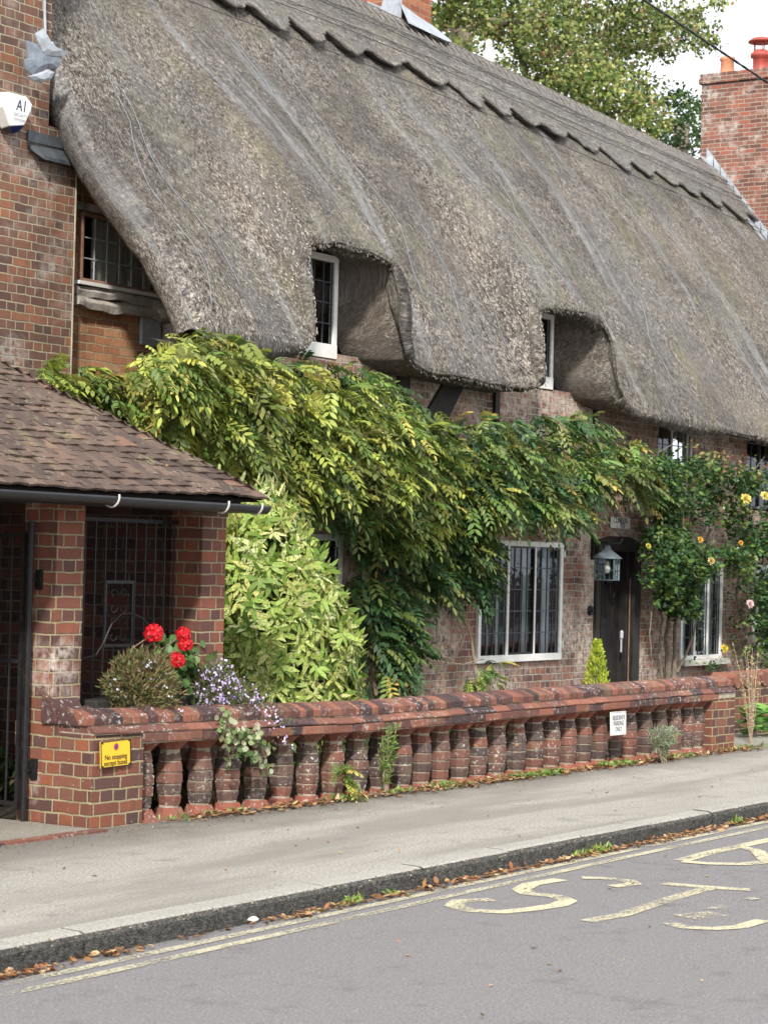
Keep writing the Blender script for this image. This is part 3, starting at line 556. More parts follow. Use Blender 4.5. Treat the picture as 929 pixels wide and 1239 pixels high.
# verge face at the left end: from the top surface down to the underside
top = TA[TNS:TNS+191, 0]; nn_ = norm(TN[TNS:TNS+191, 1]); K_ = 9; ve = []; vu = []
for k in range(K_):
    t = k/(K_-1); ve.append(top-nn_*(.25*t)+np.array([.0, 0, 0])+np.stack([-.05*math.sin(t*math.pi)+.05*t+0*top[:, 0], 0*top[:, 0], 0*top[:, 0]], 1)); vu.append(np.stack([np.full(191, 14.0-.34*t), TV[TNS:TNS+191, 0]], 1))
ve.append(ve[-1]+np.array([1.7, 0, 0])); vu.append(np.stack([np.full(191, 12.5), TV[TNS:TNS+191, 0]], 1))
ve = np.array(ve); nV = len(V); V = np.concatenate([V, ve.reshape(-1, 3)]); Fq = np.concatenate([Fq, grid_faces(K_+1, 191)+nV]); UV = np.concatenate([UV, np.array(vu).reshape(-1, 2)]); CC = np.concatenate([CC, np.full((K_+1)*191, .55)])
# loose reed ends lying on the coat
def straws(n, rmin, rmax, cmax, ln, lift, seed=1):
    r = np.random.RandomState(seed); i = r.randint(rmin, rmax, n); j = r.randint(0, cmax, n); P = TA[i, j]; Nn = TN[i, j]; S_ = norm(TA[np.minimum(i+1, R_-1), j]-TA[i, j])
    U_ = norm(np.cross(S_, Nn)); P = P+U_*r.uniform(-.02, .02, (n, 1))+S_*r.uniform(-.015, .015, (n, 1)); D = norm(-S_+U_*r.normal(0, .28, (n, 1))+Nn*r.uniform(-.02, lift, (n, 1)))
    Lg = ln*r.uniform(.5, 1.5, (n, 1)); W = r.uniform(.0035, .008, (n, 1)); P = P+Nn*.002
    Q = np.stack([P-U_*W/2, P+U_*W/2, P+D*Lg+U_*W/2, P+D*Lg-U_*W/2], 1).reshape(-1, 3); f = np.arange(n*4).reshape(n, 4)
    uvs = np.repeat(np.stack([TXS[j]+r.uniform(0, 3, n), TV[i, j]+r.uniform(0, 3, n)*0], 1), 4, 0); cc = np.repeat(np.clip(r.normal(.62, .35, n), 0, 1.3), 4); return Q, f, uvs, cc
for n, a, b, ln, lf, sd_ in ((90000, TNS+2, TNS+186, .024, .34, 1), (8000, TNS-4, TNS+4, .022, .3, 2)):
    Q, f, u2, cc = straws(n, a, b, C_-2, ln, lf, sd_); Fq = np.concatenate([Fq, f+len(V)]); V = np.concatenate([V, Q]); UV = np.concatenate([UV, u2]); CC = np.concatenate([CC, cc])
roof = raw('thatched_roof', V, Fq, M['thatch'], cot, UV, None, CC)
# ridge saddle with its scalloped skirt
def cap_point(x, d, h):
    """point on the front slope d metres below the ridge (negative: behind it), h above the thatch"""
    zr = float(ridge_z(x)); L_ = math.hypot(14.5-10.93, zr-3.35); dirv = Vector((0, -(14.5-10.93)/L_, -(zr-3.35)/L_)); nrm = Vector((0, dirv.z, -dirv.y))
    if d >= 0:
        t = 1-d/L_; b = .14*math.sin(math.pi*t)**.8 if 0 < t < 1 else 0
        p = Vector((x, 14.5, zr))+dirv*d+nrm*(b+h); k = max(0, 1-d/.25); return p+Vector((0, .10*k*k, -.03*k*k))
    d = -d; return Vector((x, 14.5+.58*d+.1, zr-.8*d+h*.8-.03))
def scal(x): u = (x/.80+.12*math.sin(x*1.3)) % 1; return 1.16+.27*(.5-.5*math.cos(2*math.pi*u))**.75*(.8+.25*math.sin(x*1.7))+.03*math.sin(x*3.1)+.012*math.sin(x*31)
xsc = np.arange(14.2, 32.6, .035); RR = 46; V = []; UV = []; CC = []
for x in xsc:
    w_ = scal(x)
    for k in range(RR):
        if k < 34: d = -.7+(w_+.7)*k/34; h = .070+.008*math.sin(x*9+k)+.006*math.sin(x*23+k*2)
        else: q = (k-34)/11; hh = .012*math.sin(x*9+33)+.010*math.sin(x*23+66); d = w_+.045*math.sin(q*math.pi*.5)-.22*max(0, q-.35); h = .070*math.cos(q*math.pi*.60)+.005*math.sin(x*37)
        p = cap_point(x, d, h); V.append(p); UV.append((x*1.0, 6-d-(.045*(k-34) if k > 34 else 0))); CC.append(.55)
V = np.array([tuple(p) for p in V]); Fq = grid_faces(len(xsc), RR)
cap = raw('ridge_cap', V, Fq, M['ridge'], roof, np.array(UV), None, np.array(CC), smooth=True)
for d in (.16, .50, .86): G().tube([cap_point(x, d+.01*math.sin(x*5), x and .096+.006*math.sin(x*13)) for x in np.arange(14.3, 32.5, .18)], .009, 5).build('ligger', M['greytwig'], cap)
for d in (.02, .62, 1.02, 1.5): G().tube([cap_point(x, d+.02*math.sin(x*1.5), .101 if d < 1.2 else .03) for x in np.arange(14.3, 32.5, .18)], .0045, 4).build('net_wire', M['iron'], cap)
n = 16000; r = np.random.RandomState(8); xx = r.uniform(14.3, 32.5, n); ds = r.uniform(-.3, 1, n)**.7 if False else r.uniform(-.2, 1, n); Q = []; Uq = []
for a, d_ in zip(xx, ds):
    w_ = scal(a); dd = d_*w_ if d_ < .9 else w_-.02; p = cap_point(a, dd, .079); p2 = cap_point(a+r.normal(0, .012), dd+.035*r.uniform(.6, 1.4), .079+r.uniform(-.004, .018)); wv = Vector((.003, 0, .001))
    Q += [tuple(p-wv), tuple(p+wv), tuple(p2+wv), tuple(p2-wv)]; u0 = (a+r.uniform(0, 3), 5.9-dd); Uq += [u0]*4
raw('reed_ends', Q, np.arange(4*n).reshape(n, 4), M['thatch'], cap, np.array(Uq), None, np.repeat(np.clip(r.normal(.55, .35, n), 0, 1.2), 4))
g = G(); x = 14.4
while x < 32.3:
    for (a, b, o) in ((.18, .48, .10), (.48, .18, .10)): g.tube([cap_point(x, a, .097), cap_point(x+o, b, .103)], .007, 4, cap=False)
    x += .17
g.build('cross_spars', M['greytwig'], cap)
# netting folds: pale wire creases that follow the slope
r = np.random.RandomState(5); g = G()
for q in range(12):
    j = int(r.uniform(.03, .97)*C_); i0 = TNS+int(r.uniform(40, 150)); i1 = max(TNS+6, i0-int(r.uniform(40, 110))); pts = []
    dr_ = r.uniform(-.35, .1)
    for k, i in enumerate(range(i0, i1, -6)):
        jj = int(np.clip(j+dr_*k*6+3*math.sin(k*.7), 1, C_-2)); pts.append(TA[i, jj]+TN[i, jj]*.012)
    if len(pts) > 3: G().tube(pts, .0032, 4, cap=False).build('net_crease', M['wiregrey'], roof)
# chimney on the ridge, partly hidden behind it
def stack(parent, x0, x1, y0, y1, z0, z1, mat, name='chimney', cap_=True):
    g = G(); g.box(x0, x1, y0, y1, z0, z1-.16 if cap_ else z1)
    if cap_: g.box(x0-.04, x1+.04, y0-.04, y1+.04, z1-.155, z1-.08); g.box(x0-.025, x1+.025, y0-.025, y1+.025, z1-.078, z1)
    return g.build(name, mat, parent)
ch = stack(cot, 22.50, 23.22, 14.40, 15.12, 7.2, 10.3, M['brick_chim2'])
g = G(); pz = [(22.47, 14.375, 8.34), (22.9, 14.375, 8.26), (23.25, 14.375, 8.22), (23.55, 14.30, 8.10), (23.25, 14.17, 8.02), (22.35, 14.17, 8.05)]
g.prism(pz, (0, 0, 0), (0, .015, .02)); g.prism([(22.485, 14.36, 8.1), (22.485, 15.1, 8.1), (22.485, 15.1, 8.30), (22.485, 14.9, 8.22), (22.485, 14.85, 8.42), (22.485, 14.65, 8.33), (22.485, 14.6, 8.5), (22.485, 14.36, 8.42)], (0, 0, 0), (-.012, 0, 0)); g.build('lead_flashing', M['leadl'], ch)
# pale straw bird on the ridge
st = thing('roof_finial', 'small pale bird-shaped finial standing on the thatched ridge right of the red chimney', 'roof ornament', (25.3, 14.75, 7.95))
g = G(); g.lathe((25.33, 14.8, 8.05), [(.02, 0), (.05, .03), (.085, .12), (.10, .22), (.08, .32), (.05, .38), (.055, .43), (.05, .48), (.01, .51)], 12, sx=1.1, sy=.8); g.build('body', M['cream'], st, smooth=True)
g = G(); g.tube([(25.28, 14.8, 7.9), (25.30, 14.8, 8.1)], .012); g.tube([(25.38, 14.8, 7.9), (25.36, 14.8, 8.1)], .012); g.build('leg', M['oldwood'], st)
G().prism([(25.42, 14.78, 8.2), (25.55, 14.78, 8.02), (25.50, 14.78, 8.0), (25.38, 14.78, 8.12)], (0, 0, 0), (0, .03, 0)).build('tail', M['oldwood'], st)
# ================================================================== left-hand house
lh = thing('brick_house', 'tall old brick house at the left edge, its wall meeting the end of the thatch', 'house', (10, 14, 0))
g = G(); g.box(5, 14.48, 12.5, 19, -.15, 5.20); g.box(5, 14.12, 12.502, 19, 5.20, 9.2); g.build('brick_wall', M['brick_left'], lh)
g = G(); g.prism([(4.8, 12.2, 9.1), (4.8, 19.3, 9.1), (4.8, 15.7, 12.2)], (0, 0, 0), (9.6, 0, 0)); g.build('tiled_roof', M['tile'], lh)
IH = [(14.70, 15.80, 3.96, 4.58)]
g = G(); facade(g, 14.3, 16.6, -.15, 5.6, 12.64, IH, .18); w_in = g.build('inset_wall', M['brick_orange'], lh)
G().add([(14.5, 13.6, 3.4), (16.4, 13.6, 3.4), (16.4, 13.6, 5), (14.5, 13.6, 5)], [(0, 1, 2, 3)]).build('interior', M['room'], lh)
window(lh, 14.71, 15.79, 3.97, 4.57, 12.64, 1, 6, 3, 'redwood', 'came_w', fw=.03, inset=-.01, curtains=((.03, .08, .05), (.20, .98, .05)), cmat='curtain_w')
g = G(); xs_ = np.linspace(14.62, 16.15, 28)
for (zb, zt, ph) in ((3.74, 3.84, 0), (3.842, 3.93, 2)):
    vs = []
    for x in xs_:
        a = .012*math.sin(x*7+ph)+.008*math.sin(x*19+ph); vs += [(x, 12.56-a, zb+a), (x, 12.55-a*.6, (zb+zt)/2), (x, 12.58, zt+a*.5), (x, 12.7, zt), (x, 12.7, zb)]
    g.add(vs, [(5*i+k, 5*i+(k+1) % 5, 5*i+5+(k+1) % 5, 5*i+5+k) for i in range(27) for k in range(5)]+[(0, 1, 2, 3, 4)])
g.build('weathered_beam', M['oldwood'], lh)
G().box(14.62, 16.0, 12.54, 12.66, 3.935, 3.965).build('white_sill', M['white'], lh)
G().box(14.62, 16.0, 12.60, 12.66, 4.59, 4.65).build('lintel', M['oldwood'], lh)
G().box(15.55, 15.83, 12.60, 12.635, 3.50, 3.77).build('lead_panel', M['leadl'], lh, bevel=.01)
G().box(15.86, 16.15, 12.45, 12.635, 3.2, 3.72).tube([(15.75, 12.6, 3.80), (16.0, 12.5, 3.79), (16.3, 12.4, 3.76)], [.05, .075, .06], 8).build('oak_post', M['oldwood'], lh)
g = G(); g.tube([(14.485, 12.497, -.1), (14.485, 12.497, 4.9)], .008, 6); g.build('mortar_fillet', M['mortar'], lh)
# lead capping below the eave corner, and the dressed lead at the abutment
p = aY(35, 176, 12.48); q = aY(95, 196, 12.48)
g = G(); g.prism([(p.x, 12.5, p.z), (p.x+.02, 12.44, p.z-.05), (p.x+.10, 12.40, p.z-.10), (q.x-.02, 12.40, p.z-.10), (q.x+.03, 12.43, p.z-.02), (q.x+.02, 12.5, p.z+.02)], (0, 0, 0), (0, 0, .03)); g.prism([(p.x-.01, 12.499, p.z+.04), (q.x-.07, 12.499, p.z+.05), (q.x-.07, 12.499, p.z+.14), (p.x-.01, 12.499, p.z+.13)], (0, 0, 0), (0, -.02, 0)); g.build('lead_capping', M['leadd'], lh)
def leaf_sheet(pxs, Y, bulge, mat, name, parent):
    P = [aY(a, b, Y) for a, b in pxs]; c = sum(P, Vector())/len(P); c.y -= bulge; n = len(P)
    vs = [tuple(v) for v in P]+[tuple(v+(c-v)*.45+Vector((0, -bulge*.5, 0))) for v in P]+[tuple(c)]+[tuple(v+Vector((0, .012, -.004))) for v in P]
    fs = [(i, (i+1) % n, n+(i+1) % n, n+i) for i in range(n)]+[(n+i, n+(i+1) % n, 2*n) for i in range(n)]+[(i, 2*n+1+i, 2*n+1+(i+1) % n, (i+1) % n) for i in range(n)]
    G().add(vs, fs).build(name, mat, parent)
leaf_sheet([(32, 48), (44, 52), (50, 62), (57, 58), (60, 66), (72, 68), (74, 76), (70, 82), (58, 82), (40, 90), (32, 84), (29, 72), (34, 70)], 12.28, .022, M['lead'], 'lead_flashing', lh)
leaf_sheet([(33, 92), (46, 88), (58, 83), (66, 87), (62, 95), (52, 99), (42, 97)], 12.27, .018, M['leadl'], 'lead_flashing', lh)
leaf_sheet([(42, 40), (52, 34), (56, 48), (64, 50), (70, 60), (84, 64), (76, 67), (60, 67), (52, 62)], 12.26, .018, M['leadl'], 'lead_flashing', lh)
G().tube([aY(55, 50, 12.44), aY(54, 10, 12.46), aY(54, -40, 12.46)], .012, 6).build('lead_flashing', M['leadl'], lh)
# alarm box
ab = thing('alarm_box', 'white wedge-shaped burglar alarm box with a navy base on the brick house wall', 'alarm box', aY(20, 137, 12.49))
Pf = [aY(a, b, 12.36) for a, b in ((5, 112), (11, 110), (33, 116), (40, 126), (38, 134), (30, 152), (12, 153), (3, 128))]
c = sum(Pf, Vector())/8; back = [c+(v-c)*1.04+Vector((.01, .10, 0)) for v in Pf]; fr = [c+(v-c)*.96 for v in Pf]
g = G(); g.add([tuple(v) for v in fr]+[tuple(v) for v in back], [tuple(range(7, -1, -1))]+[(i, (i+1) % 8, 8+(i+1) % 8, 8+i) for i in range(8)]); g.build('casing', M['white'], ab, bevel=.008)
Pb = [fr[5], fr[6], back[6]+Vector((.01, .0, 0)), back[5]]; lo = [aY(24, 158, 12.40), aY(16, 161, 12.40), aY(15, 161, 12.48), aY(25, 159, 12.48)]
dn = Vector((0, 0, -.003)); g = G(); g.add([tuple(v+dn) for v in Pb]+[tuple(v) for v in lo], [(0, 1, 5, 4), (1, 2, 6, 5), (2, 3, 7, 6), (3, 0, 4, 7), (4, 5, 6, 7), (3, 2, 1, 0)]); g.build('navy_base', M['navy'], ab)
text('lettering', 'A1', .135, aY(26, 128, 12.357), M['navy'], ab, .8, .15); text('lettering', 'SECURITY', .035, aY(25, 139, 12.357), M['grey'], ab); text('lettering', 'SYSTEMS', .035, aY(24, 145, 12.357), M['grey'], ab)
# ================================================================== right-hand chimney and house
rh = thing('chimney_house', 'neighbouring brick house with a broad weathered chimney at the far end of the thatch', 'house', (32.6, 14, 0))
stack(rh, 31.45, 33.2, 12.9, 14.55, 3.0, 9.28, M['brick_chim'])
G().box(32.7, 42, 11.6, 18, -.15, 4.2).build('brick_wall', M['brick_cot'], rh); G().prism([(32.72, 11.3, 4.1), (32.72, 18.3, 4.1), (32.72, 14.8, 7.4)], (0, 0, 0), (9.5, 0, 0)).build('tiled_roof', M['tile'], rh)
g = G(); n = 13
for i in range(n):
    y = 14.42-i*.115; z = float(ridge_z(31.4))-(14.5-y)*1.31+.33
    g.prism([(31.43, y+.02, z-.28), (31.43, y-.12, z-.42), (31.43, y-.10, z-.13), (31.43, y+.02, z+.02)], (0, 0, 0), (.018, 0, 0))
    g.prism([(31.44, y+.02, z-.16), (31.44, y-.10, z-.31), (31.14, y-.14, z-.30), (31.14, y-.0, z-.15)], (0, 0, 0), (0, 0, .012))
g.build('step_flashing', M['leadl'], rh)
tp_ = aX(880, 72, 31.95).y; g = G(); g.lathe((31.95, tp_, 9.26), [(.13, 0), (.135, .05), (.115, .10), (.10, .30), (.12, .32), (.12, .36), (.10, .37)], 20); g.build('chimney_pot', M['terracotta'], rh, smooth=True)
g = G()
for k in range(8): a = k*math.pi/4; g.tube([(31.95+.10*math.cos(a), tp_+.10*math.sin(a), 9.6), (31.95+.11*math.cos(a), tp_+.11*math.sin(a), 9.82), (31.95, tp_, 9.86)], .004, 4)
g.build('wire_guard', M['leadl'], rh)
p2 = aX(920, 86, 31.9); g = G(); g.lathe((31.9, p2.y, 9.26), [(.15, 0), (.15, .04), (.12, .06), (.12, .28), (.16, .30), (.16, .35), (.10, .40), (.10, .41)], 20)
for k in range(5): a = k*math.pi*.4; g.tube([(31.9+.12*math.cos(a), p2.y+.12*math.sin(a), 9.6), (31.9+.12*math.cos(a), p2.y+.12*math.sin(a), 9.80)], .008, 5)
g.lathe((31.9, p2.y, 9.79), [(.20, 0), (.20, .02), (.14, .06), (.03, .09)], 20); g.build('chimney_cowl', M['redpot'], rh, smooth=True)
# ================================================================== balustraded front wall
bw = thing('balustrade_wall', 'low red brick balustrade wall with a rounded coping between pavement and front garden', 'garden wall', (14, 8.4, 0))
PA, PB, PC = Vector((10.10, 8.50, 0)), Vector((12.78, 8.355, 0)), Vector((18.62, 8.19, 0))
DZ = lambda x: -.05*max(0, min(1, (x-10.1)/2.7)) if x < 12.8 else -.05+.02*(x-12.8)/5.8        # the wall has settled towards its joint
def runpt(A, B, s, o, z):
    d = (B-A).normalized(); n = Vector((d.y, -d.x, 0)); p = A+d*s+n*o; return Vector((p.x, p.y, z+DZ(p.x)))
def course(g, A, B, prof, l0, var=.02, s0=0, s1=None, gap=.006, seed=0, jit=.004):
    """row of separately laid shaped bricks; prof = (outward, height) outline"""
    Ln = (B-A).length if s1 is None else s1; s = s0
    while s < Ln-.02:
        a = l0 if not isinstance(l0, list) else random.choice(l0); a = min(a+random.uniform(-var, var)*.3, Ln-s)
        jo, jz = random.uniform(-jit, jit), random.uniform(-jit, jit)*.7; k = .008
        P0 = [runpt(A, B, s+gap/2, o+jo, z+jz) for o, z in prof]; P1 = [runpt(A, B, s+a-gap/2, o+jo+random.uniform(-1, 1)*.001, z+jz) for o, z in prof]
        n = len(prof); g.add(P0+P1, [tuple(range(n-1, -1, -1)), tuple(range(n, 2*n))]+[(i, (i+1) % n, n+(i+1) % n, n+i) for i in range(n)]); s += a
TOP = [(-.005, .606), (-.003, .650), (-.022, .664), (-.09, .690), (-.15, .695), (-.21, .680), (-.25, .65), (-.25, .606)]
SLO = [(.050, .556), (.052, .566), (.012, .596), (-.02, .600), (-.30, .600), (-.30, .556)]
STR = [(.045, .496), (.048, .504), (.048, .546), (.043, .551), (-.30, .551), (-.30, .496)]
gc, gm = G(), G()
EX = .0
for A, B, s1 in ((PA, PB, None), (PB, PC, None)):
    course(gc, A, B, TOP, .078, .012, -.02 if A is PA else 0); course(gc, A, B, SLO, .215, .03, 0); course(gc, A, B, STR, [.225, .225, .11, .112], .02, .43 if A is PA else 0, (B-A).length-(.35 if A is PB else 0))
    for pr_, o0, o1 in ((TOP, .006, 0), (SLO, .008, 0), (STR, .008, 0)):
        q = [(o*.97-.010, z) for o, z in pr_]; n = len(q); Ln = (B-A).length
        P0 = [runpt(A, B, (.44 if A is PA and pr_ is STR else .004), o, z-.007) for o, z in q]; P1 = [runpt(A, B, Ln-.004, o, z+(.004 if z < .57 else -.006)) for o, z in q]
        gm.add(P0+P1, [tuple(range(n-1, -1, -1)), tuple(range(n, 2*n))]+[(i, (i+1) % n, n+(i+1) % n, n+i) for i in range(n)])
gc.build('coping', M['cope'], bw, bevel=.006); gm.build('mortar_bed', M['mortar'], bw)
def pier(parent, A, B, s0, s1, o0, o1, z0, z1, mat, name='pier'):
    P = [runpt(A, B, s, o, 0) for s, o in ((s0, o0), (s1, o0), (s1, o1), (s0, o1))]; g = G(); vs = []
    for z in (z0, z1): vs += [(p.x, p.y, z) for p in P]
    g.add(vs, [(3, 2, 1, 0), (4, 5, 6, 7), (0, 1, 5, 4), (1, 2, 6, 5), (2, 3, 7, 6), (3, 0, 4, 7)])
    return g.build(name, mat, parent, bevel=.010)
pier(bw, PA, PB, 0, .46, .03, -.55, -.12, .553, M['brick_wall'])
pier(bw, PA, PB, -.006, .10, -.23, -.60, .45, .60, M['brick_wall'], 'pier_shoulder')
pier(bw, PB, PC, (PC-PB).length-.46, (PC-PB).length+.0, .035, -.33, -.12, .525, M['brick_wall'])
# curved shoulder stones where the wall runs into the shelter
g = G()
for (y0, y1, h0, h1) in ((8.56, 8.73, .60, .70), (8.735, 8.86, .64, .77)):
    pf = [(10.085, y0, .60), (10.085, y0, h0), (10.085, y0+.05, h0+(h1-h0)*.75), (10.085, y1-.02, h1), (10.085, y1, h1), (10.085, y1, .60)]
    g.prism(pf, (0, 0, 0), (.26, 0, 0))
g.build('shoulder_stones', M['cope'], bw, bevel=.008)
def baluster(x, A, B, seed):
    rr = random.Random(seed); d = (B-A).normalized(); s = (x-A.x)/d.x; c = runpt(A, B, s, -.11, 0); g = G(); th = math.atan2(d.y, d.x)
    def ring(r0, r1, z0, z1, sx=1.0, mi=0, rnd=None, j=.003):
        vs = []; a0 = rr.uniform(-.05, .05); ox, oy = rr.uniform(-j, j), rr.uniform(-j, j)
        for r, z in ((r0*.96, z0), (r0, z0+.006), (r1, z1-.006), (r1*.96, z1)):
            for k in range(8):
                a = math.pi/4*k+math.pi/8+th+a0; e = 1/max(abs(math.cos(a-th-a0)), abs(math.sin(a-th-a0)))**.35
                vs.append((c.x+ox+r*e*sx*math.cos(a), c.y+oy+r*e*math.sin(a), z+c.z))
        fs = [tuple(range(7, -1, -1)), tuple(range(24, 32))]+[(i*8+k, i*8+(k+1) % 8, i*8+8+(k+1) % 8, i*8+8+k) for i in range(3) for k in range(8)]
        g.add(vs, fs, mi, rr.random() if rnd is None else rnd)
    redd = .8+.2*rr.random(); ring(.128, .086, -.02, .075, rnd=redd)
    zz = np.linspace(.084, .428, 6); rad = [.070, .079, .085, .084, .077, .066]
    for i in range(5): ring(rad[i]+rr.uniform(-.003, .003), rad[i+1]+rr.uniform(-.003, .003), zz[i]+.004, zz[i+1]-.004, rnd=rr.random()*.75)
    ring(.070, .120, .434, .495, rnd=.75+.25*rr.random()); ring(.062, .064, -.02, .495, mi=1, j=0)
    for i in range(0, 6): ring(rad[i]-.006, rad[i]-.006, zz[i]-.006, zz[i]+.008, mi=1, j=0)
    return g.build('baluster', [M['bal'], M['mortar']], bw)
BX = [10.68, 10.95, 11.24, 11.51, 11.79, 12.06, 12.34, 12.62, 12.90, 13.18, 13.45, 13.70, 13.95, 14.22, 14.47, 14.74, 15.03, 15.30, 15.56, 15.82, 16.07, 16.33, 16.58, 16.85, 17.13, 17.40, 17.67, 17.92, 18.12]
for i, x in enumerate(BX): baluster(x, PA if x < 12.75 else PB, PB if x < 12.75 else PC, i+3)
g = G(); course(g, PA, PB, [(.06, -.06), (.065, .0), (.045, .02), (-.26, .02), (-.26, -.06)], .225, .03, .46); course(g, PB, PC, [(.06, -.06), (.065, .005), (.045, .022), (-.26, .022), (-.26, -.06)], .225, .03, 0); g.build('plinth', M['bal'], bw, bevel=.008)
# signs on the wall
def plate(name, label, pxs, Y, mat, cat, rim=None, th=.006):
    P = [aY(a, b, Y) for a, b in pxs]; c = sum(P, Vector())/4; t = thing(name, label, cat, c)
    g = G(); vs = [tuple(p) for p in P]+[tuple(p+Vector((0, th, 0))) for p in P]; g.add(vs, [(0, 1, 2, 3), (7, 6, 5, 4), (1, 0, 4, 5), (2, 1, 5, 6), (3, 2, 6, 7), (0, 3, 7, 4)]); g.build('plate', M[mat], t)
    if rim:
        g = G()
        for i in range(4): g.tube([P[i]+(c-P[i])*.03+Vector((0, -.001, 0)), P[(i+1) % 4]+(c-P[(i+1) % 4])*.03+Vector((0, -.001, 0))], .0035, 5)
        for p in P: q = p+(c-p)*.12; g.tube([q+Vector((0, -.004, 0)), q+Vector((0, .002, 0))], .006, 8)
        g.build('rim', M[rim], t)
    return t, P, c
Ys = 8.44
t, P, c = plate('no_stopping_sign', 'small yellow sign with black lettering, No stopping except buses, on the left brick pier', ((121.5, 898), (158, 893.5), (158.5, 926), (122, 930.5)), Ys, 'amber', 'sign', 'black')
tl = Matrix.Rotation(-.02, 4, 'Y')
w_ = P[1].x-P[0].x; h_ = P[0].z-P[3].z
text('lettering', 'No stopping', h_*.28, (c.x, Ys-.002, c.z-h_*.12), M['black'], t, .93, rot=tl); text('lettering', 'except buses', h_*.28, (c.x, Ys-.002, c.z-h_*.34), M['black'], t, .93, rot=tl)
def disc(cx, y, cz, r, mat, name, inner=0, n=24):
    g = G(); o = [(cx+r*math.cos(2*math.pi*k/n), y, cz+r*math.sin(2*math.pi*k/n)) for k in range(n)]
    if inner: i_ = [(cx+inner*math.cos(2*math.pi*k/n), y, cz+inner*math.sin(2*math.pi*k/n)) for k in range(n)]; g.add(o+i_, [(k, (k+1) % n, n+(k+1) % n, n+k) for k in range(n)])
    else: g.add(o, [tuple(range(n))])
    return g.build(name, M[mat], t)
disc(c.x, Ys-.0015, c.z+h_*.26, h_*.125, 'blue', 'symbol'); disc(c.x, Ys-.0025, c.z+h_*.26, h_*.13, 'red', 'symbol', h_*.10)
a = h_*.10*.7; G().prism([(c.x-a-.003, Ys-.003, c.z+h_*.26+a), (c.x-a+.003, Ys-.003, c.z+h_*.26+a+.003), (c.x+a+.003, Ys-.003, c.z+h_*.26-a), (c.x+a-.003, Ys-.003, c.z+h_*.26-a-.003)], (0, 0, 0), (0, -.0006, 0)).build('symbol', M['red'], t)
t, P, c = plate('parking_sign', 'small white plate with grey lettering, Residents parking only, fixed on the balusters', ((738.5, 862), (757, 860.5), (757, 889), (739, 890.5)), 8.17, 'pale', 'sign', 'cream')
h_ = P[0].z-P[3].z
for i, s in enumerate(('RESIDENTS', 'PARKING', 'ONLY')): text('lettering', s, .052, (c.x, 8.166, c.z+h_*(.24-.24*i)), M['inkgrey'], t, .86)
t, P, c = plate('house_name_plate', 'small white house name plate reading Clinkers above the black door', ((739, 625), (762, 626.5), (762, 640), (739, 638.5)), 11.47, 'pale', 'sign')
h_ = P[0].z-P[3].z; text('lettering', 'CLINKERS', .095, (c.x, 11.466, c.z+h_*.20), M['black'], t, .85); text('lettering', 'c. 1550', .085, (c.x, 11.466, c.z-h_*.24), M['black'], t, .85)
# lantern on its bracket
q = aY(735, 662, 11.12); ln = thing('wall_lantern', 'square glazed metal lantern hanging from a bracket beside the black door', 'lantern', q)
g = G(); b = aY(716, 660, 11.49); g.box(b.x-.012, b.x+.012, 11.46, 11.50, q.z-.14, q.z+.14); g.tube([(b.x, 11.47, q.z+.06), (q.x-.02, 11.2, q.z+.05), (q.x, 11.12, q.z+.05), (q.x+.10, 11.02, q.z+.04), (q.x+.12, 11.0, q.z+.09)], .011, 6); g.tube([(q.x, 11.12, q.z+.05), (q.x, 11.12, q.z)], .01, 6); g.build('bracket', M['iron'], ln)
g = G(); g.lathe((q.x, 11.12, q.z), [(.185, -.125), (.18, -.115), (.04, -.02), (.03, .01), (.015, .02)], 4, rot=math.pi/4+.2); g.build('hood', M['slate'], ln)
g = G(); ca, sa = math.cos(.2), math.sin(.2); R2 = lambda u, v: (q.x+u*ca-v*sa, 11.12+u*sa+v*ca)
for u, v in ((-1, -1), (1, -1), (1, 1), (-1, 1)):
    x_, y_ = R2(u*.105, v*.105); g.tube([(x_, y_, q.z-.12), (x_, y_, q.z-.36)], .008, 4)
    x2, y2 = R2(-v*.105, u*.105)
    for zz in (-.128, -.36, -.25): g.tube([(x_, y_, q.z+zz), (x2, y2, q.z+zz)], .006, 4)
for u, v in ((0, -1), (0, 1), (-1, 0), (1, 0)): x_, y_ = R2(u*.105, v*.105); g.tube([(x_, y_, q.z-.12), (x_, y_, q.z-.36)], .005, 4)
g.build('cage', M['slate'], ln)
g = G()
for u, v in ((-1, -1), (1, -1), (1, 1), (-1, 1)):
    x_, y_ = R2(u*.10, v*.10); x2, y2 = R2(-v*.10, u*.10); g.add([(x_, y_, q.z-.13), (x2, y2, q.z-.13), (x2, y2, q.z-.355), (x_, y_, q.z-.355)], [(0, 1, 2, 3)])
g.build('pane', M['glass'], ln); G().lathe((q.x, 11.12, q.z-.24), [(.01, -.05), (.028, -.03), (.035, .01), (.02, .05), (.015, .09)], 12).build('bulb', M['curtain_w'], ln, smooth=True)
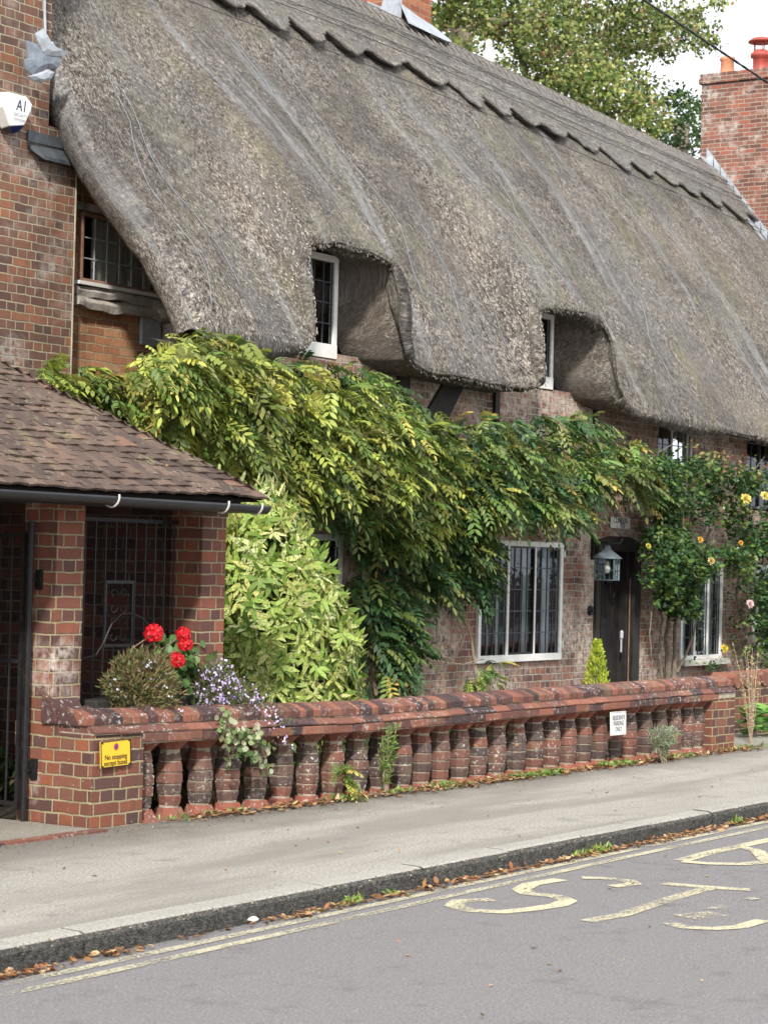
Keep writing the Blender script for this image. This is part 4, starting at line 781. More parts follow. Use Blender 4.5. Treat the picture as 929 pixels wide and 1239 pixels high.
# ================================================================== brick bus shelter
sh = thing('brick_shelter', 'low brick bus shelter with a mossy tiled hipped roof and black gutter', 'shelter', (10, 9.8, 0))
G().box(10.12, 10.375, 8.80, 9.06, -.1, 1.93).build('pier', M['brick_shelter'], sh, bevel=.008); G().box(11.54, 11.80, 8.80, 9.06, -.1, 1.93).build('pier', M['brick_shelter'], sh, bevel=.008)
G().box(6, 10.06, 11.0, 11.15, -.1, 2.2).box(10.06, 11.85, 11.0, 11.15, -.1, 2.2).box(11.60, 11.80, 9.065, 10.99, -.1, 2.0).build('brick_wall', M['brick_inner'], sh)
G().box(7, 11.70, 8.62, 8.72, 1.90, 2.02).box(7, 11.79, 8.82, 8.92, 1.932, 1.99).build('fascia', M['darkwood'], sh)
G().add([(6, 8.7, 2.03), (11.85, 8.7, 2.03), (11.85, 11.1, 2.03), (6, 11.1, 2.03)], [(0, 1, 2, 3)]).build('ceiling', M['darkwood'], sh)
CX, CY, CZ, KP = 11.76, 8.50, 1.985, .65
g = G(); rt = G(); rise = 1.42; nrow = 29
sl = math.hypot(1, KP); dn = Vector((0, 1, KP)).normalized(); nn = Vector((0, -KP, 1)).normalized()
for r_ in range(nrow):
    y0 = CY+r_*.053; x1 = CX-(y0-CY)-.02; x = 6.8+(.083 if r_ % 2 else 0)
    while x < x1+.02:
        w0 = .165; xe = min(x+w0-.004, x1+.05); jz = random.uniform(-.004, .006); tl_ = random.uniform(-.006, .006); rnd = random.random(); sag = .010*math.sin(x*1.7+1)+.006*math.sin(x*4.1+r_)
        A = Vector((x, y0-.05, CZ+(y0-CY)*KP+.016+jz+sag)); vs = []
        for u in (0, .5, 1):
            xx = x+(xe-x)*u; arch = .006*(1-(2*u-1)**2)+tl_*(u-.5)
            p0 = Vector((xx, A.y+random.uniform(-.003, .003), A.z+arch)); p1 = p0+dn*.13-nn*.010
            vs += [p0, p1, p0-nn*.015, p1-nn*.015]
        g.add(vs, [(0, 4, 5, 1), (4, 8, 9, 5), (2, 0, 4, 6), (6, 4, 8, 10), (2, 3, 1, 0), (8, 9, 11, 10)][:3]+[(6, 4, 8, 10), (2, 3, 1, 0), (10, 8, 9, 11)], 0, rnd); x += w0+random.uniform(0, .003)
    # hip side rows, facing the cottage
    x0 = CX-r_*.053; y = CY+(r_*.053)
    yy = y+.02
    while yy < 11.2:
        rnd = random.random(); p = Vector((x0+.05, yy, CZ+(CX-x0)*KP+.016)); q_ = Vector((-1, 0, KP)).normalized(); m_ = Vector((KP, 0, 1)).normalized(); vs = [p, p+Vector((0, .16, 0)), p+Vector((0, .16, 0))+q_*.17, p+q_*.17]; vs += [v-m_*.013 for v in vs]
        g.add(vs, [(0, 1, 2, 3), (0, 4, 5, 1), (0, 3, 7, 4), (1, 5, 6, 2)], 0, rnd); yy += .165
g.build('roof_tiles', M['tile'], sh)
g = G(); TY = CY+nrow*.053; TX = CX-nrow*.053
g.add([(6.6, CY, CZ-.01), (CX, CY, CZ-.01), (TX, TY, CZ-.01+(TY-CY)*KP), (6.6, TY, CZ-.01+(TY-CY)*KP), (CX, 11.2, CZ-.01), (TX, 11.2, CZ-.01+(TY-CY)*KP)], [(0, 1, 2, 3), (1, 4, 5, 2)]); g.build('roof_deck', M['darkwood'], sh)
g = G(); n = 10
def gutter(x0, x1, r, zc):
    vs = []
    for x in (x0, x1):
        for k in range(n+1): a = math.pi+math.pi*k/n; vs.append((x, 8.47+r*math.cos(a), zc+r*math.sin(a)*1.0))
        for k in range(n, -1, -1): a = math.pi+math.pi*k/n; vs.append((x, 8.47+(r-.004)*math.cos(a), zc+(r-.004)*math.sin(a)+.001))
    m_ = 2*(n+1); g.add(vs, [(k, (k+1) % m_, m_+(k+1) % m_, m_+k) for k in range(m_)]); return vs
gutter(6.5, 10.22, .052, 1.955); gutter(10.22, 11.76, .056, 1.952)
g.add([(11.76, 8.47+.056*math.cos(math.pi+math.pi*k/n), 1.952+.056*math.sin(math.pi+math.pi*k/n)) for k in range(n+1)], [tuple(range(n+1))])
gu = g.build('gutter', M['plastic'], sh, smooth=True)
for x in (8.6, 10.22, 11.30, 11.66):
    b_ = G(); b_.tube([(x-.006, 8.47+.060*math.cos(a), 1.952+.060*math.sin(a)) for a in np.linspace(math.pi*.92, 2.0*math.pi, 12)], .0065, 5); b_.build('gutter_clip', M['cream'], gu)
# iron grille over the wall and the opened gate
gr = thing('iron_grille', 'black iron bar grille with scrolls between the two shelter piers', 'grille', (10.95, 9.0, .75))
g = G(); zt = 1.83; X0, X1 = 10.385, 11.53; g.box(X0, X1, 8.99, 9.01, .70, .725); g.box(X0, X1, 8.99, 9.01, zt-.012, zt+.012)
sx0, sx1 = 10.83, 11.07
for i in range(12):
    x = X0+.03+(X1-X0-.06)*i/11
    if sx0-.01 < x < sx1+.01 and False: continue
    if sx0 < x < sx1: g.tube([(x, 9, 1.44), (x, 9, zt)], .007, 6); g.tube([(x, 9, .71), (x, 9, 1.03)], .007, 6)
    else: g.tube([(x, 9, .71), (x, 9, zt)], .007, 6)
g.build('bars', M['iron'], gr)
g = G(); g.box(sx0-.02, sx1+.02, 8.99, 9.01, 1.43, 1.45); g.box(sx0-.02, sx1+.02, 8.99, 9.01, 1.03, 1.05); g.box(sx0-.02, sx0-.004, 8.992, 9.008, 1.05, 1.43); g.box(sx1+.004, sx1+.02, 8.992, 9.008, 1.05, 1.43)
def scroll(g, cx, cz, r, sgn, vz):
    g.tube([(cx+sgn*(r*(1-.11*k))*math.cos(k*.55), 9, cz+vz*(r*(1-.11*k))*math.sin(k*.55)) for k in range(9)], .0055, 5)
cxm = (sx0+sx1)/2
for vz, z_ in ((1, 1.34), (-1, 1.30), (1, 1.16), (-1, 1.12)):
    for s_ in (1, -1): scroll(g, cxm+s_*.055, z_+vz*.02, .045, -s_, vz)
g.build('scrollwork', M['iron'], gr)
gt = thing('iron_gate', 'tall black iron gate standing open against the left shelter pier', 'gate', (10.05, 9.2, 0))
g = G(); g.tube([(10.06, 8.95, .0), (10.06, 8.95, 1.80)], .018, 8); g.build('post', M['iron'], gt)
g = G(); g.box(10.045, 10.065, 9.0, 9.95, 1.70, 1.725); g.box(10.045, 10.065, 9.0, 9.95, .95, .975); g.box(10.045, 10.065, 9.0, 9.95, .10, .125); g.box(10.04, 10.068, 8.985, 9.01, .08, 1.73); g.build('frame', M['iron'], gt)
g = G()
for i in range(9): g.tube([(10.055, 9.09+.1*i, .11), (10.055, 9.09+.1*i, 1.71)], .008, 6)
g.build('bars', M['iron'], gt)
for z in (1.45, .32): G().box(10.066, 10.118, 8.93, 8.97, z-.012, z+.012).box(10.104, 10.118, 8.90, 8.95, z-.06, z+.06).build('hinge', M['iron'], gt)
bn = thing('wooden_bench', 'plain brown wooden bench in the dark inside the shelter', 'bench', (9.6, 10.7, 0))
G().box(8.2, 11.2, 10.5, 10.9, .42, .46).build('seat', M['redwood'], bn)
for x in (8.4, 9.8, 11.0): G().box(x, x+.06, 10.55, 10.62, .012, .42).build('leg', M['redwood'], bn)
# far garden wall on the right
rw = thing('garden_wall', 'short stretch of old brick wall with half-round capping tiles at the right edge', 'garden wall', (21, 8.8, 0))
G().box(20.0, 26, 8.80, 9.02, -.1, .50).build('brick_wall', M['brick_wall'], rw)
g = G(); x = 20.0
while x < 26: g.tube([(x+.11, 8.78, .545), (x+.11, 9.04, .545)], .075, 14, rnd=random.uniform(.5, .9)); g.box(x, x+.215, 8.79, 9.03, .503, .575, rnd=random.uniform(.3, .9)); x += .22
g.build('coping', M['cope'], rw)
# overhead cable
oc = thing('overhead_cable', 'thick twisted black cable crossing the sky at upper right', 'cable', aY(860, 50, 7))
a, b = aY(690, -60, 7), aY(1010, 154, 7); d = b-a; pts = [a+d*t for t in np.linspace(-1.2, 2.2, 120)]
for ph in (0, math.pi): 
    s_ = d.cross(Z).normalized(); u_ = s_.cross(d).normalized()
    G().tube([p+(s_*math.cos(i*2.2+ph)+u_*math.sin(i*2.2+ph))*.0045 for i, p in enumerate(pts)], .0075, 6).build('strand', M['cable'], oc, smooth=True)
# ================================================================== plants
def lerp(a, b, t): return a+(b-a)*t
def pal(n, cols, wts=None, jit=.25):
    c = np.array(cols)[RS.choice(len(cols), n, p=None if wts is None else np.array(wts)/sum(wts))]; return np.clip(c*RS.uniform(1-jit, 1+jit, (n, 1))*RS.uniform(.92, 1.08, (n, 3)), 0, 1)
def clear(P):
    q = P-np.array([0, 0, EYE]); d = q@np.array(Fc); X = q@np.array(Rt)/d*FPX; Y = -(q@np.array(Up))/d*FPX; c_, s_ = math.cos(ROLL), math.sin(ROLL); px = 464.5+X*c_-Y*s_; py = 619.5+X*s_+Y*c_; ok = np.ones(len(P), bool)
    for a, b, c, e in ((712, 768, 606, 720), (600, 684, 636, 800), (396, 413, 632, 700), (96, 165, 250, 425), (845, 878, 700, 790)): ok &= ~((px > a) & (px < b) & (py > c) & (py < e))
    return ok
def pinnate(P, D, C, Ls, npair=6, lw=.34):
    """compound wisteria leaves: an arching stalk with paired leaflets and one at the tip"""
    n = len(P); D = norm(D); side = norm(np.cross(D, np.array([0, 0, 1.0])+RS.normal(0, .25, (n, 3)))); up = norm(np.cross(side, D)); out = []; Ls = Ls[:, None]
    tw = RS.normal(0, .25, (n, 1))
    for k in range(npair+1):
        t = .22+.78*k/npair; pt = P+D*Ls*t+np.array([0, 0, -1.0])*Ls*.34*t*t; ax = norm(D+np.array([0, 0, -1.0])*.68*t)
        ll = Ls[:, 0]*lw*(1-.35*abs(t-.55))*RS.uniform(.85, 1.15, n)
        if k == npair: out.append(leaf_arrays(pt, ax, up, ll, ll*.38, C*1.05)); continue
        for s_ in (1, -1):
            dd = norm(ax*.62+side*s_*.85+up*(.12+tw*s_)+np.array([0, 0, -.22])+RS.normal(0, .08, (n, 3))); out.append(leaf_arrays(pt, dd, up+RS.normal(0, .15, (n, 3)), ll, ll*.43, np.clip(C*RS.uniform(.88, 1.12, (n, 1)), 0, 1)))
    return merge(out)
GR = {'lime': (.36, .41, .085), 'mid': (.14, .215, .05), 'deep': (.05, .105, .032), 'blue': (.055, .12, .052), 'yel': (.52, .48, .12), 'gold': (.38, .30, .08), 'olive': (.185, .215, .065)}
def patch(poly_px, Yb, n, cols, w_, thick, Ls=(.18, .30), face=(.22, -.80, -.40), Yref=None):
    """leaves filling the air in front of a wall patch, thickness metres deep, Yb may vary along x"""
    Y = Yref or (Yb if not callable(Yb) else None)
    n = int(n*2.0); thick *= .85; poly = [((q := aY(a, b, Y)).x, q.z) for a, b in poly_px]; p = sample_poly(poly, n); dep = RS.beta(1.6, 1.3, n)*thick
    cl = vnoise(p[:, 0]*2.3, p[:, 1]*2.6, 21)*.5+.5; dep = dep*(.35+.9*cl)
    P = np.stack([p[:, 0]-dep*.1, Y-.03-dep, p[:, 1]], 1); k_ = clear(P)&clear(P+np.array([.05, -.1, -.12]))&(vnoise(p[:, 0]*3.4, p[:, 1]*3.8, 51)+.5*vnoise(p[:, 0]*8, p[:, 1]*8, 52) > -.62); P, p = P[k_], p[k_]; n = len(P)
    D = norm(np.array(face)+RS.normal(0, .58, (n, 3))); tone = vnoise(p[:, 0]*1.8+7, p[:, 1]*2.0, 33)[:, None]
    C = pal(n, [GR[k] for k in cols], w_, .32)*(1+.30*tone); return pinnate(P, D, np.clip(C, 0, 1), RS.uniform(Ls[0], Ls[1], n), 5, .36)
wi = thing('wisteria', 'sprawling wisteria with feathery yellow-green to dark leaves across the cottage front under the thatch', 'climber', (16.5, 11.4, 0))
SUN_ = (['lime', 'mid', 'yel', 'olive', 'gold'], [5.5, 4.5, .8, 2.5, .1]); MIDC = (['mid', 'lime', 'deep', 'olive', 'yel'], [4, 2, 2.5, 2, .4]); SHD = (['deep', 'blue', 'mid', 'olive', 'gold'], [4, 3, 2.2, 1.6, .12]); RT = (['olive', 'mid', 'deep', 'gold', 'blue', 'yel'], [3, 3, 2.5, .25, 1.5, .35])  # young and old growth, with sunlit and shaded tones painted into the leaf colours
parts = [
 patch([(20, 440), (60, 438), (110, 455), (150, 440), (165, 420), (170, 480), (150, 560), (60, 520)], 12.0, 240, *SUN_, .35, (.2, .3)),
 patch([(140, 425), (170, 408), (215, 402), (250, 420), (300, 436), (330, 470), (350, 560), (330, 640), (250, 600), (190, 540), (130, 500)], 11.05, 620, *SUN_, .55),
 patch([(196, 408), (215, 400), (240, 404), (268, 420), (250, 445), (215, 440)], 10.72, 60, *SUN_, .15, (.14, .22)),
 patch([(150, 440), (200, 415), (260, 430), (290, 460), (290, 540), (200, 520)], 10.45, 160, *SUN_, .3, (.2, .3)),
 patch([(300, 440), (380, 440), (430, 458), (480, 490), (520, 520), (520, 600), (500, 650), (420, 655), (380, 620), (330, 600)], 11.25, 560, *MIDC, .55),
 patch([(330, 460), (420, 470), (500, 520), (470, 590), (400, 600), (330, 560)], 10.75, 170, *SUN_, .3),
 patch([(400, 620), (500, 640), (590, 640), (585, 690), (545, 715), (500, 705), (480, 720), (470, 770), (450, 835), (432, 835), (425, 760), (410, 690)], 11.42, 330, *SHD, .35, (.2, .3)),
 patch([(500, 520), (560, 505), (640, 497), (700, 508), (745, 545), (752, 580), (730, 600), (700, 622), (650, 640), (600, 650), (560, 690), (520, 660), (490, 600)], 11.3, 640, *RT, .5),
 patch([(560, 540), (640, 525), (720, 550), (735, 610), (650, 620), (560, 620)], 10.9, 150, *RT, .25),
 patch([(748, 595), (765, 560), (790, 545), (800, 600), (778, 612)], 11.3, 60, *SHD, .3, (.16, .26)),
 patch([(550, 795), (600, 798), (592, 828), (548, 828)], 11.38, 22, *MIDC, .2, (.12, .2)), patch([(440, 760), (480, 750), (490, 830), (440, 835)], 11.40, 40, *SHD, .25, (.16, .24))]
V, F_, C = merge(parts); raw('foliage', V, F_, M['leaf'], wi, None, None, C)
g = G()
def vine(pxs, Y, r0, r1, wob=.01):
    P = [aY(a, b, Y) for a, b in pxs]; pts = []
    for i in range(len(P)-1):
        for k in range(5): t = k/5; pts.append(P[i].lerp(P[i+1], t)+Vector((random.uniform(-wob, wob), random.uniform(-wob, 0), random.uniform(-wob, wob))))
    pts.append(P[-1]); g.tube(pts, [lerp(r0, r1, i/(len(pts)-1)) for i in range(len(pts))], 6)
for pxs, r0, r1 in (([(468, 832), (500, 806), (510, 798), (560, 804), (585, 798)], .012, .006), ([(490, 778), (520, 790), (545, 797), (556, 785), (560, 770), (548, 735), (540, 722)], .011, .009), ([(574, 800), (566, 760), (552, 735), (540, 715)], .014, .010), ([(470, 722), (520, 728), (560, 726)], .010, .006), ([(455, 840), (440, 700), (430, 600), (470, 540)], .03, .02), ([(330, 700), (350, 560), (260, 480), (180, 450)], .03, .018), ([(480, 600), (560, 590), (700, 600), (760, 590)], .022, .012), ([(520, 745), (545, 730), (580, 728)], .008, .005)):
    vine(pxs, 11.40, r0, r1)
g.build('stem', M['twig'], wi)
# climbing rose ------------------------------------------------------------------------------------
ro = thing('climbing_rose', 'dark green climbing rose with yellow blooms around the door and right windows', 'climber', (24, 11.3, 0))
def small_leaves(poly_px, Y, n, cols, w_, thick, L0, clump=3, face=(-.3, -1, .1), sc=3.0, den=.0):
    poly = [((q := aY(a, b, Y)).x, q.z) for a, b in poly_px]; p = sample_poly(poly, n)
    if den > 0:
        k = vnoise(p[:, 0]*sc, p[:, 1]*sc, 44)+.5*vnoise(p[:, 0]*sc*2.3, p[:, 1]*sc*2.3, 45) > -den*0-(.55-den); p = p[k]; n = len(p)
    dep = RS.beta(1.5, 1.2, n)*thick*(.45+.8*(vnoise(p[:, 0]*2.1, p[:, 1]*2.4, 46)*.5+.5)); P = np.stack([p[:, 0], Y-.02-dep, p[:, 1]], 1); k_ = clear(P); P, p = P[k_], p[k_]; n = len(P); C = pal(n, [GR[k] for k in cols] if isinstance(cols[0], str) else cols, w_)
    C = np.clip(C*(1+.3*vnoise(p[:, 0]*2, p[:, 1]*2.2, 47)[:, None]), 0, 1); out = []
    for k in range(clump):
        D = norm(np.array(face)+RS.normal(0, .65, (n, 3))); l = L0*RS.uniform(.7, 1.25, n); out.append(leaf_arrays(P+RS.normal(0, L0*.45, (n, 3)), D, RS.normal(0, .6, (n, 3))+np.array([-.2, -.5, .8]), l, l*.62, C))
    return merge(out)
RC = (['deep', 'blue', 'mid', 'olive'], [4, 3, 2.5, .7])
parts = [
 small_leaves([(745, 560), (775, 540), (830, 560), (860, 570), (929, 575), (960, 580), (960, 690), (900, 700), (868, 690), (850, 672), (815, 680), (790, 735), (778, 670), (772, 615)], 11.30, 4600, *RC, .5, .066, 3, den=.46),
 small_leaves([(760, 640), (800, 640), (835, 690), (830, 745), (800, 745), (778, 735), (765, 700)], 11.25, 1100, *RC, .45, .066),
 small_leaves([(865, 670), (929, 650), (960, 680), (950, 790), (905, 790), (880, 760), (868, 720)], 11.2, 2300, *RC, .45, .066, 3, den=.46),
 small_leaves([(815, 700), (850, 690), (852, 810), (826, 812), (835, 760), (818, 740)], 11.38, 260, *RC, .25, .05, 3, den=.2),
 small_leaves([(880, 780), (960, 770), (960, 800), (900, 812)], 11.1, 160, *RC, .35, .05, 3),
 small_leaves([(848, 700), (885, 700), (885, 805), (850, 790)], 11.44, 110, *RC, .12, .045, 2),
 small_leaves([(800, 530), (840, 545), (929, 560), (960, 575), (929, 590), (830, 580)], 11.2, 90, [(.30, .16, .09), (.25, .28, .08), (.38, .33, .10)], [1, 2, 1], .35, .055, 3, den=.35)]
V, F_, C = merge(parts); raw('foliage', V, F_, M['rose_leaf'], ro, None, None, C)
g = G()
for pxs, r0, r1 in (([(808, 822), (806, 770), (810, 740), (800, 690), (780, 640)], .036, .02), ([(815, 822), (817, 750), (830, 700), (860, 640)], .03, .015), ([(800, 822), (797, 790), (800, 750), (795, 700)], .014, .01), ([(790, 825), (785, 770), (788, 740)], .008, .006), ([(818, 815), (830, 790), (838, 770)], .02, .012), ([(905, 850), (895, 800), (903, 770), (890, 720), (900, 650)], .03, .015), ([(890, 850), (897, 810), (915, 780), (925, 740)], .022, .012), ([(780, 560), (800, 545), (812, 538), (818, 528)], .006, .004), ([(850, 570), (872, 560), (885, 545)], .005, .003), ([(895, 580), (915, 565), (925, 552)], .005, .003), ([(836, 690), (842, 740), (836, 790)], .012, .01)):
    vine(pxs, 11.36 if r0 > .01 else 11.05, r0, r1, .012)
g.build('stem', M['stem'], ro)
def bloom(name, c, r, col, parent, n=26, mat='petal', flat=.7, pl=.62):
    i = np.arange(n); ph = i*2.39996; el = np.arccos(1-1.25*(i+.5)/n)
    fwd = norm(np.array([-.45, -.85, .35])); a = norm(np.cross(fwd, [0, 0, 1.0])); b = np.cross(a, fwd)
    D = fwd*np.cos(el)[:, None]+(a*np.cos(ph)[:, None]+b*np.sin(ph)[:, None])*np.sin(el)[:, None]; P = np.array(c)+D*r*.35
    V, F_, C = leaf_arrays(P, D, fwd+RS.normal(0, .25, (n, 3)), r*pl*RS.uniform(.85, 1.2, n), r*.62, np.clip(np.array(col)*RS.uniform(.8, 1.15, (n, 1)), 0, 1), -.2, -.1)
    return raw(name, V, F_, M[mat], parent, None, None, C)
for px, py, r, col in ((902, 604, .075, (.85, .72, .22)), (925, 600, .065, (.85, .74, .25)), (847, 653, .04, (.85, .50, .08)), (896, 657, .035, (.85, .45, .08)), (860, 679, .05, (.75, .62, .25)), (784, 661, .035, (.7, .62, .12)), (907, 731, .055, (.85, .62, .62)), (876, 785, .05, (.75, .60, .06))):
    bloom('rose_bloom', aY(px, py, 10.78), r, col, ro)
# spotted laurel -------------------------------------------------------------------------------------
sl_ = thing('spotted_laurel', 'big rounded yellow-splashed laurel bush behind the coping beside the shelter', 'shrub', (13.6, 9.55, 0))
def shell(n, c, prof, ry=.8, inner=.35):
    """points in the outer part of a bush whose radius follows prof(z)"""
    z = RS.uniform(prof[0][0], prof[-1][0], n*3); r = np.interp(z, [p[0] for p in prof], [p[1] for p in prof]); cx = c[0]+np.interp(z, [p[0] for p in prof], [p[2] for p in prof])
    k = RS.uniform(0, 1, n*3) < r/max(p[1] for p in prof); z, r, cx = z[k][:n], r[k][:n], cx[k][:n]; th = RS.uniform(0, 2*np.pi, len(z)); rad = r*(1-inner*RS.beta(1, 2.2, len(z)))*(1+.10*vnoise(th*2.2, z*3, 61))
    P = np.stack([cx+rad*np.cos(th), c[1]+rad*np.sin(th)*ry, z], 1); O = np.stack([np.cos(th), np.sin(th), 0*th], 1); return P, O
PR = [(.30, .50, .0), (.55, .66, -.04), (.8, .72, -.08), (1.1, .68, -.12), (1.4, .56, -.16), (1.65, .44, -.22), (1.85, .31, -.27), (2.10, .12, -.32)]
P, O = shell(1250, (13.62, 9.60), PR); n = len(P); out = []
tone = vnoise(P[:, 0]*3, P[:, 2]*3, 62)[:, None]
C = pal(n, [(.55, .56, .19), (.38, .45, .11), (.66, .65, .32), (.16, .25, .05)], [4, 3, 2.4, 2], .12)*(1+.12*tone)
AX = norm(O*.9+np.array([0, -.1, .15])+RS.normal(0, .35, (n, 3))); S1 = norm(np.cross(AX, RS.normal(0, 1, (n, 3)))); S2 = np.cross(AX, S1)
for k in range(6):
    D = norm(AX*.45+S1*math.cos(k*1.05)+S2*math.sin(k*1.05)+np.array([0, 0, -.42])+RS.normal(0, .16, (n, 3))); l = RS.uniform(.085, .155, n); out.append(leaf_arrays(P+RS.normal(0, .008, (n, 3)), D, AX+RS.normal(0, .15, (n, 3)), l, l*.31, np.clip(C, 0, 1), .16, .18))
tp = np.array([[13.28+RS.normal(0, .07), 9.55+RS.normal(0, .06), 2.06+RS.uniform(0, .10)] for _ in range(34)]); out.append(leaf_arrays(tp, norm(np.array([0, 0, 1.0])+RS.normal(0, .5, (34, 3))), RS.normal(0, 1, (34, 3)), .10, .03, pal(34, [(.62, .60, .30)])))
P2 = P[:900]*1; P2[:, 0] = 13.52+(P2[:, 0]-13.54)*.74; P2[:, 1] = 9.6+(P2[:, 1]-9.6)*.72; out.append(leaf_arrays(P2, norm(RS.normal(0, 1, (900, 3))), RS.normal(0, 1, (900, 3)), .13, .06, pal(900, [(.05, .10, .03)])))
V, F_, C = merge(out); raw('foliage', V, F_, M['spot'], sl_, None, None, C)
g = G()
for k in range(9): a = k*.7; g.tube([(13.6+.05*math.cos(a), 9.6+.05*math.sin(a), 0), (13.55+.3*math.cos(a), 9.6+.25*math.sin(a), .8), (13.45+.45*math.cos(a), 9.6+.4*math.sin(a), 1.5)], [.018, .012, .006], 5)
g.build('stem', M['stem'], sl_)
# lime conifer ---------------------------------------------------------------------------------------
cf = thing('dwarf_conifer', 'small bright lime conifer cone standing behind the coping in front of the black door', 'conifer', (18.6, 9.5, 0))
n = 1500; z = RS.uniform(.1, .92, n); r = .15*np.clip((.95-z)/.62, 0, 1)**.8*RS.uniform(.6, 1.05, n); th = RS.uniform(0, 6.28, n); q = aY(722, 800, 9.5)
P = np.stack([q.x+r*np.cos(th), 9.5+r*np.sin(th), z], 1); D = norm(np.stack([np.cos(th)*.6, np.sin(th)*.6, 1.1+0*th], 1)+RS.normal(0, .25, (n, 3)))
V, F_, C = leaf_arrays(P, D, RS.normal(0, 1, (n, 3)), .045, .016, pal(n, [(.42, .50, .05), (.30, .42, .05), (.52, .55, .08)])); raw('foliage', V, F_, M['leaf'], cf, None, None, C)
G().tube([(q.x, 9.5, 0), (q.x, 9.5, .7)], [.02, .008], 6).build('trunk', M['stem'], cf)
# planter plants on the wall by the shelter ---------------------------------------------------------
def fuzz(name, label, cat, c, r, n, cols, L0, W0, mat='leaf', wts=None, extra=None, up=.5, hang=None):
    t = thing(name, label, cat, (c[0], c[1], c[2]-r[2])); u = norm(RS.normal(0, 1, (n, 3)))*RS.uniform(.35, 1, (n, 1))**.6; P = np.array(c)+u*np.array(r)*(1+.28*vnoise(u[:, 0]*2.5+c[0], u[:, 2]*2.5, 91)[:, None])
    if hang: k = RS.uniform(0, 1, n) < hang[0]; s_ = RS.uniform(0, 1, n); P[k] += np.stack([hang[1]*s_, hang[2]*s_, hang[3]*s_], 1)[k]*(1-.4*np.abs(u[k, :1]))
    D = norm(u+np.array([0, 0, up])+RS.normal(0, .45, (n, 3))); l = L0*RS.uniform(.6, 1.4, n); C = pal(n, cols, wts); out = [leaf_arrays(P, D, RS.normal(0, 1, (n, 3)), l, W0, C)]
    if extra:
        m_, cc, l2, w2 = extra; P3 = P[RS.choice(n, m_)]+norm(np.array([-.4, -1, .1])+RS.normal(0, .4, (m_, 3)))*.035
        for k in range(2): out.append(leaf_arrays(P3+RS.normal(0, .003, (m_, 3)), norm(RS.normal(0, 1, (m_, 3))*np.array([1, .4, 1])), np.array([-.5, -.8, .2])+RS.normal(0, .2, (m_, 3)), l2, w2, pal(m_, cc, None, .1)))
    V, F_, C = merge(out); raw('foliage', V, F_, M[mat], t, None, None, C); return t
pt = thing('planter', 'low dark trough on the wall top holding the red and lilac flowers', 'planter', (11.1, 8.95, .56)); G().box(10.50, 11.85, 8.78, 8.96, .57, .72).build('trough', M['chip'], pt, bevel=.01)
fz = fuzz('dried_lobelia', 'large brown-green mound of fading fine-leaved plant on the wall left of the red flowers', 'plant', (10.83, 8.70, .82), (.29, .19, .24), 4600, [(.16, .15, .06), (.22, .17, .08), (.12, .16, .05), (.28, .20, .11)], .035, .010, wts=[3, 3, 2, 1.5], extra=(60, [(.75, .70, .85)], .016, .012), hang=(.2, .05, -.05, -.22))
fz = fuzz('lilac_lobelia', 'trailing lobelia dotted with small lilac flowers spilling down the coping', 'plant', (11.55, 8.68, .78), (.17, .15, .18), 3600, [(.10, .16, .05), (.16, .18, .07), (.18, .14, .09)], .03, .009, extra=(420, [(.62, .48, .85), (.75, .66, .90)], .017, .014), hang=(.55, .38, -.26, -.34))
ge = thing('red_geranium', 'geranium with four bright scarlet flower heads between the two lobelias', 'plant', (11.35, 8.95, .65))
n = 260; P = np.array([11.38, 8.86, .90])+RS.normal(0, 1, (n, 3))*np.array([.13, .06, .09]); V, F_, C = leaf_arrays(P, norm(RS.normal(0, 1, (n, 3))), np.array([-.4, -.8, .5])+RS.normal(0, .4, (n, 3)), .06, .06, pal(n, [(.09, .17, .05), (.14, .24, .07)])); raw('foliage', V, F_, M['leaf'], ge, None, None, C)
g = G()
def umbel(c, r, col, parent, n=55):
    i = np.arange(n); ph = i*2.39996; z_ = 1-1.7*(i+.5)/n; q_ = np.sqrt(1-z_*z_); U = norm(np.stack([q_*np.cos(ph), q_*np.sin(ph), z_], 1)+RS.normal(0, .08, (n, 3))); S_ = norm(np.cross(U, RS.normal(0, 1, (n, 3)))); T_ = np.cross(U, S_); out = []
    for k in range(5): a = k*1.2566; out.append(leaf_arrays(np.array(c)+U*r*RS.uniform(.8, 1.05, (n, 1)), norm(S_*math.cos(a)+T_*math.sin(a)+U*.35), U, r*.30, r*.30, np.clip(np.array(col)*RS.uniform(.65, 1.15, (n, 1)), 0, 1), 0, 0))
    V, F_, C = merge(out); return raw('flower_head', V, F_, M['petal'], parent, None, None, C)
for px, py, r in ((186, 767, .058), (222, 768, .046), (224, 780, .046), (213, 800, .052)):
    c_ = aY(px, py, 8.62); umbel(c_, r, (.80, .02, .035), ge); g.tube([(c_.x+.03, 8.9, .72), (c_.x+.01, 8.80, c_.z-.1), tuple(c_)], .004, 5)
g.build('stem', M['leaf' if False else 'twig'], ge)
hb = thing('basket_hoop', 'thin black wire hoop arching behind the brown plant mound', 'wire hoop', (10.95, 8.9, .8)); q0, q1 = aY(97, 800, 8.9), aY(196, 757, 8.9)
G().tube([aY(a, b, 8.9) for a, b in ((96, 798), (116, 793), (125, 778), (135, 755), (147, 743), (160, 742), (172, 748), (185, 762), (190, 775))], .006, 6).build('wire', M['iron'], hb)
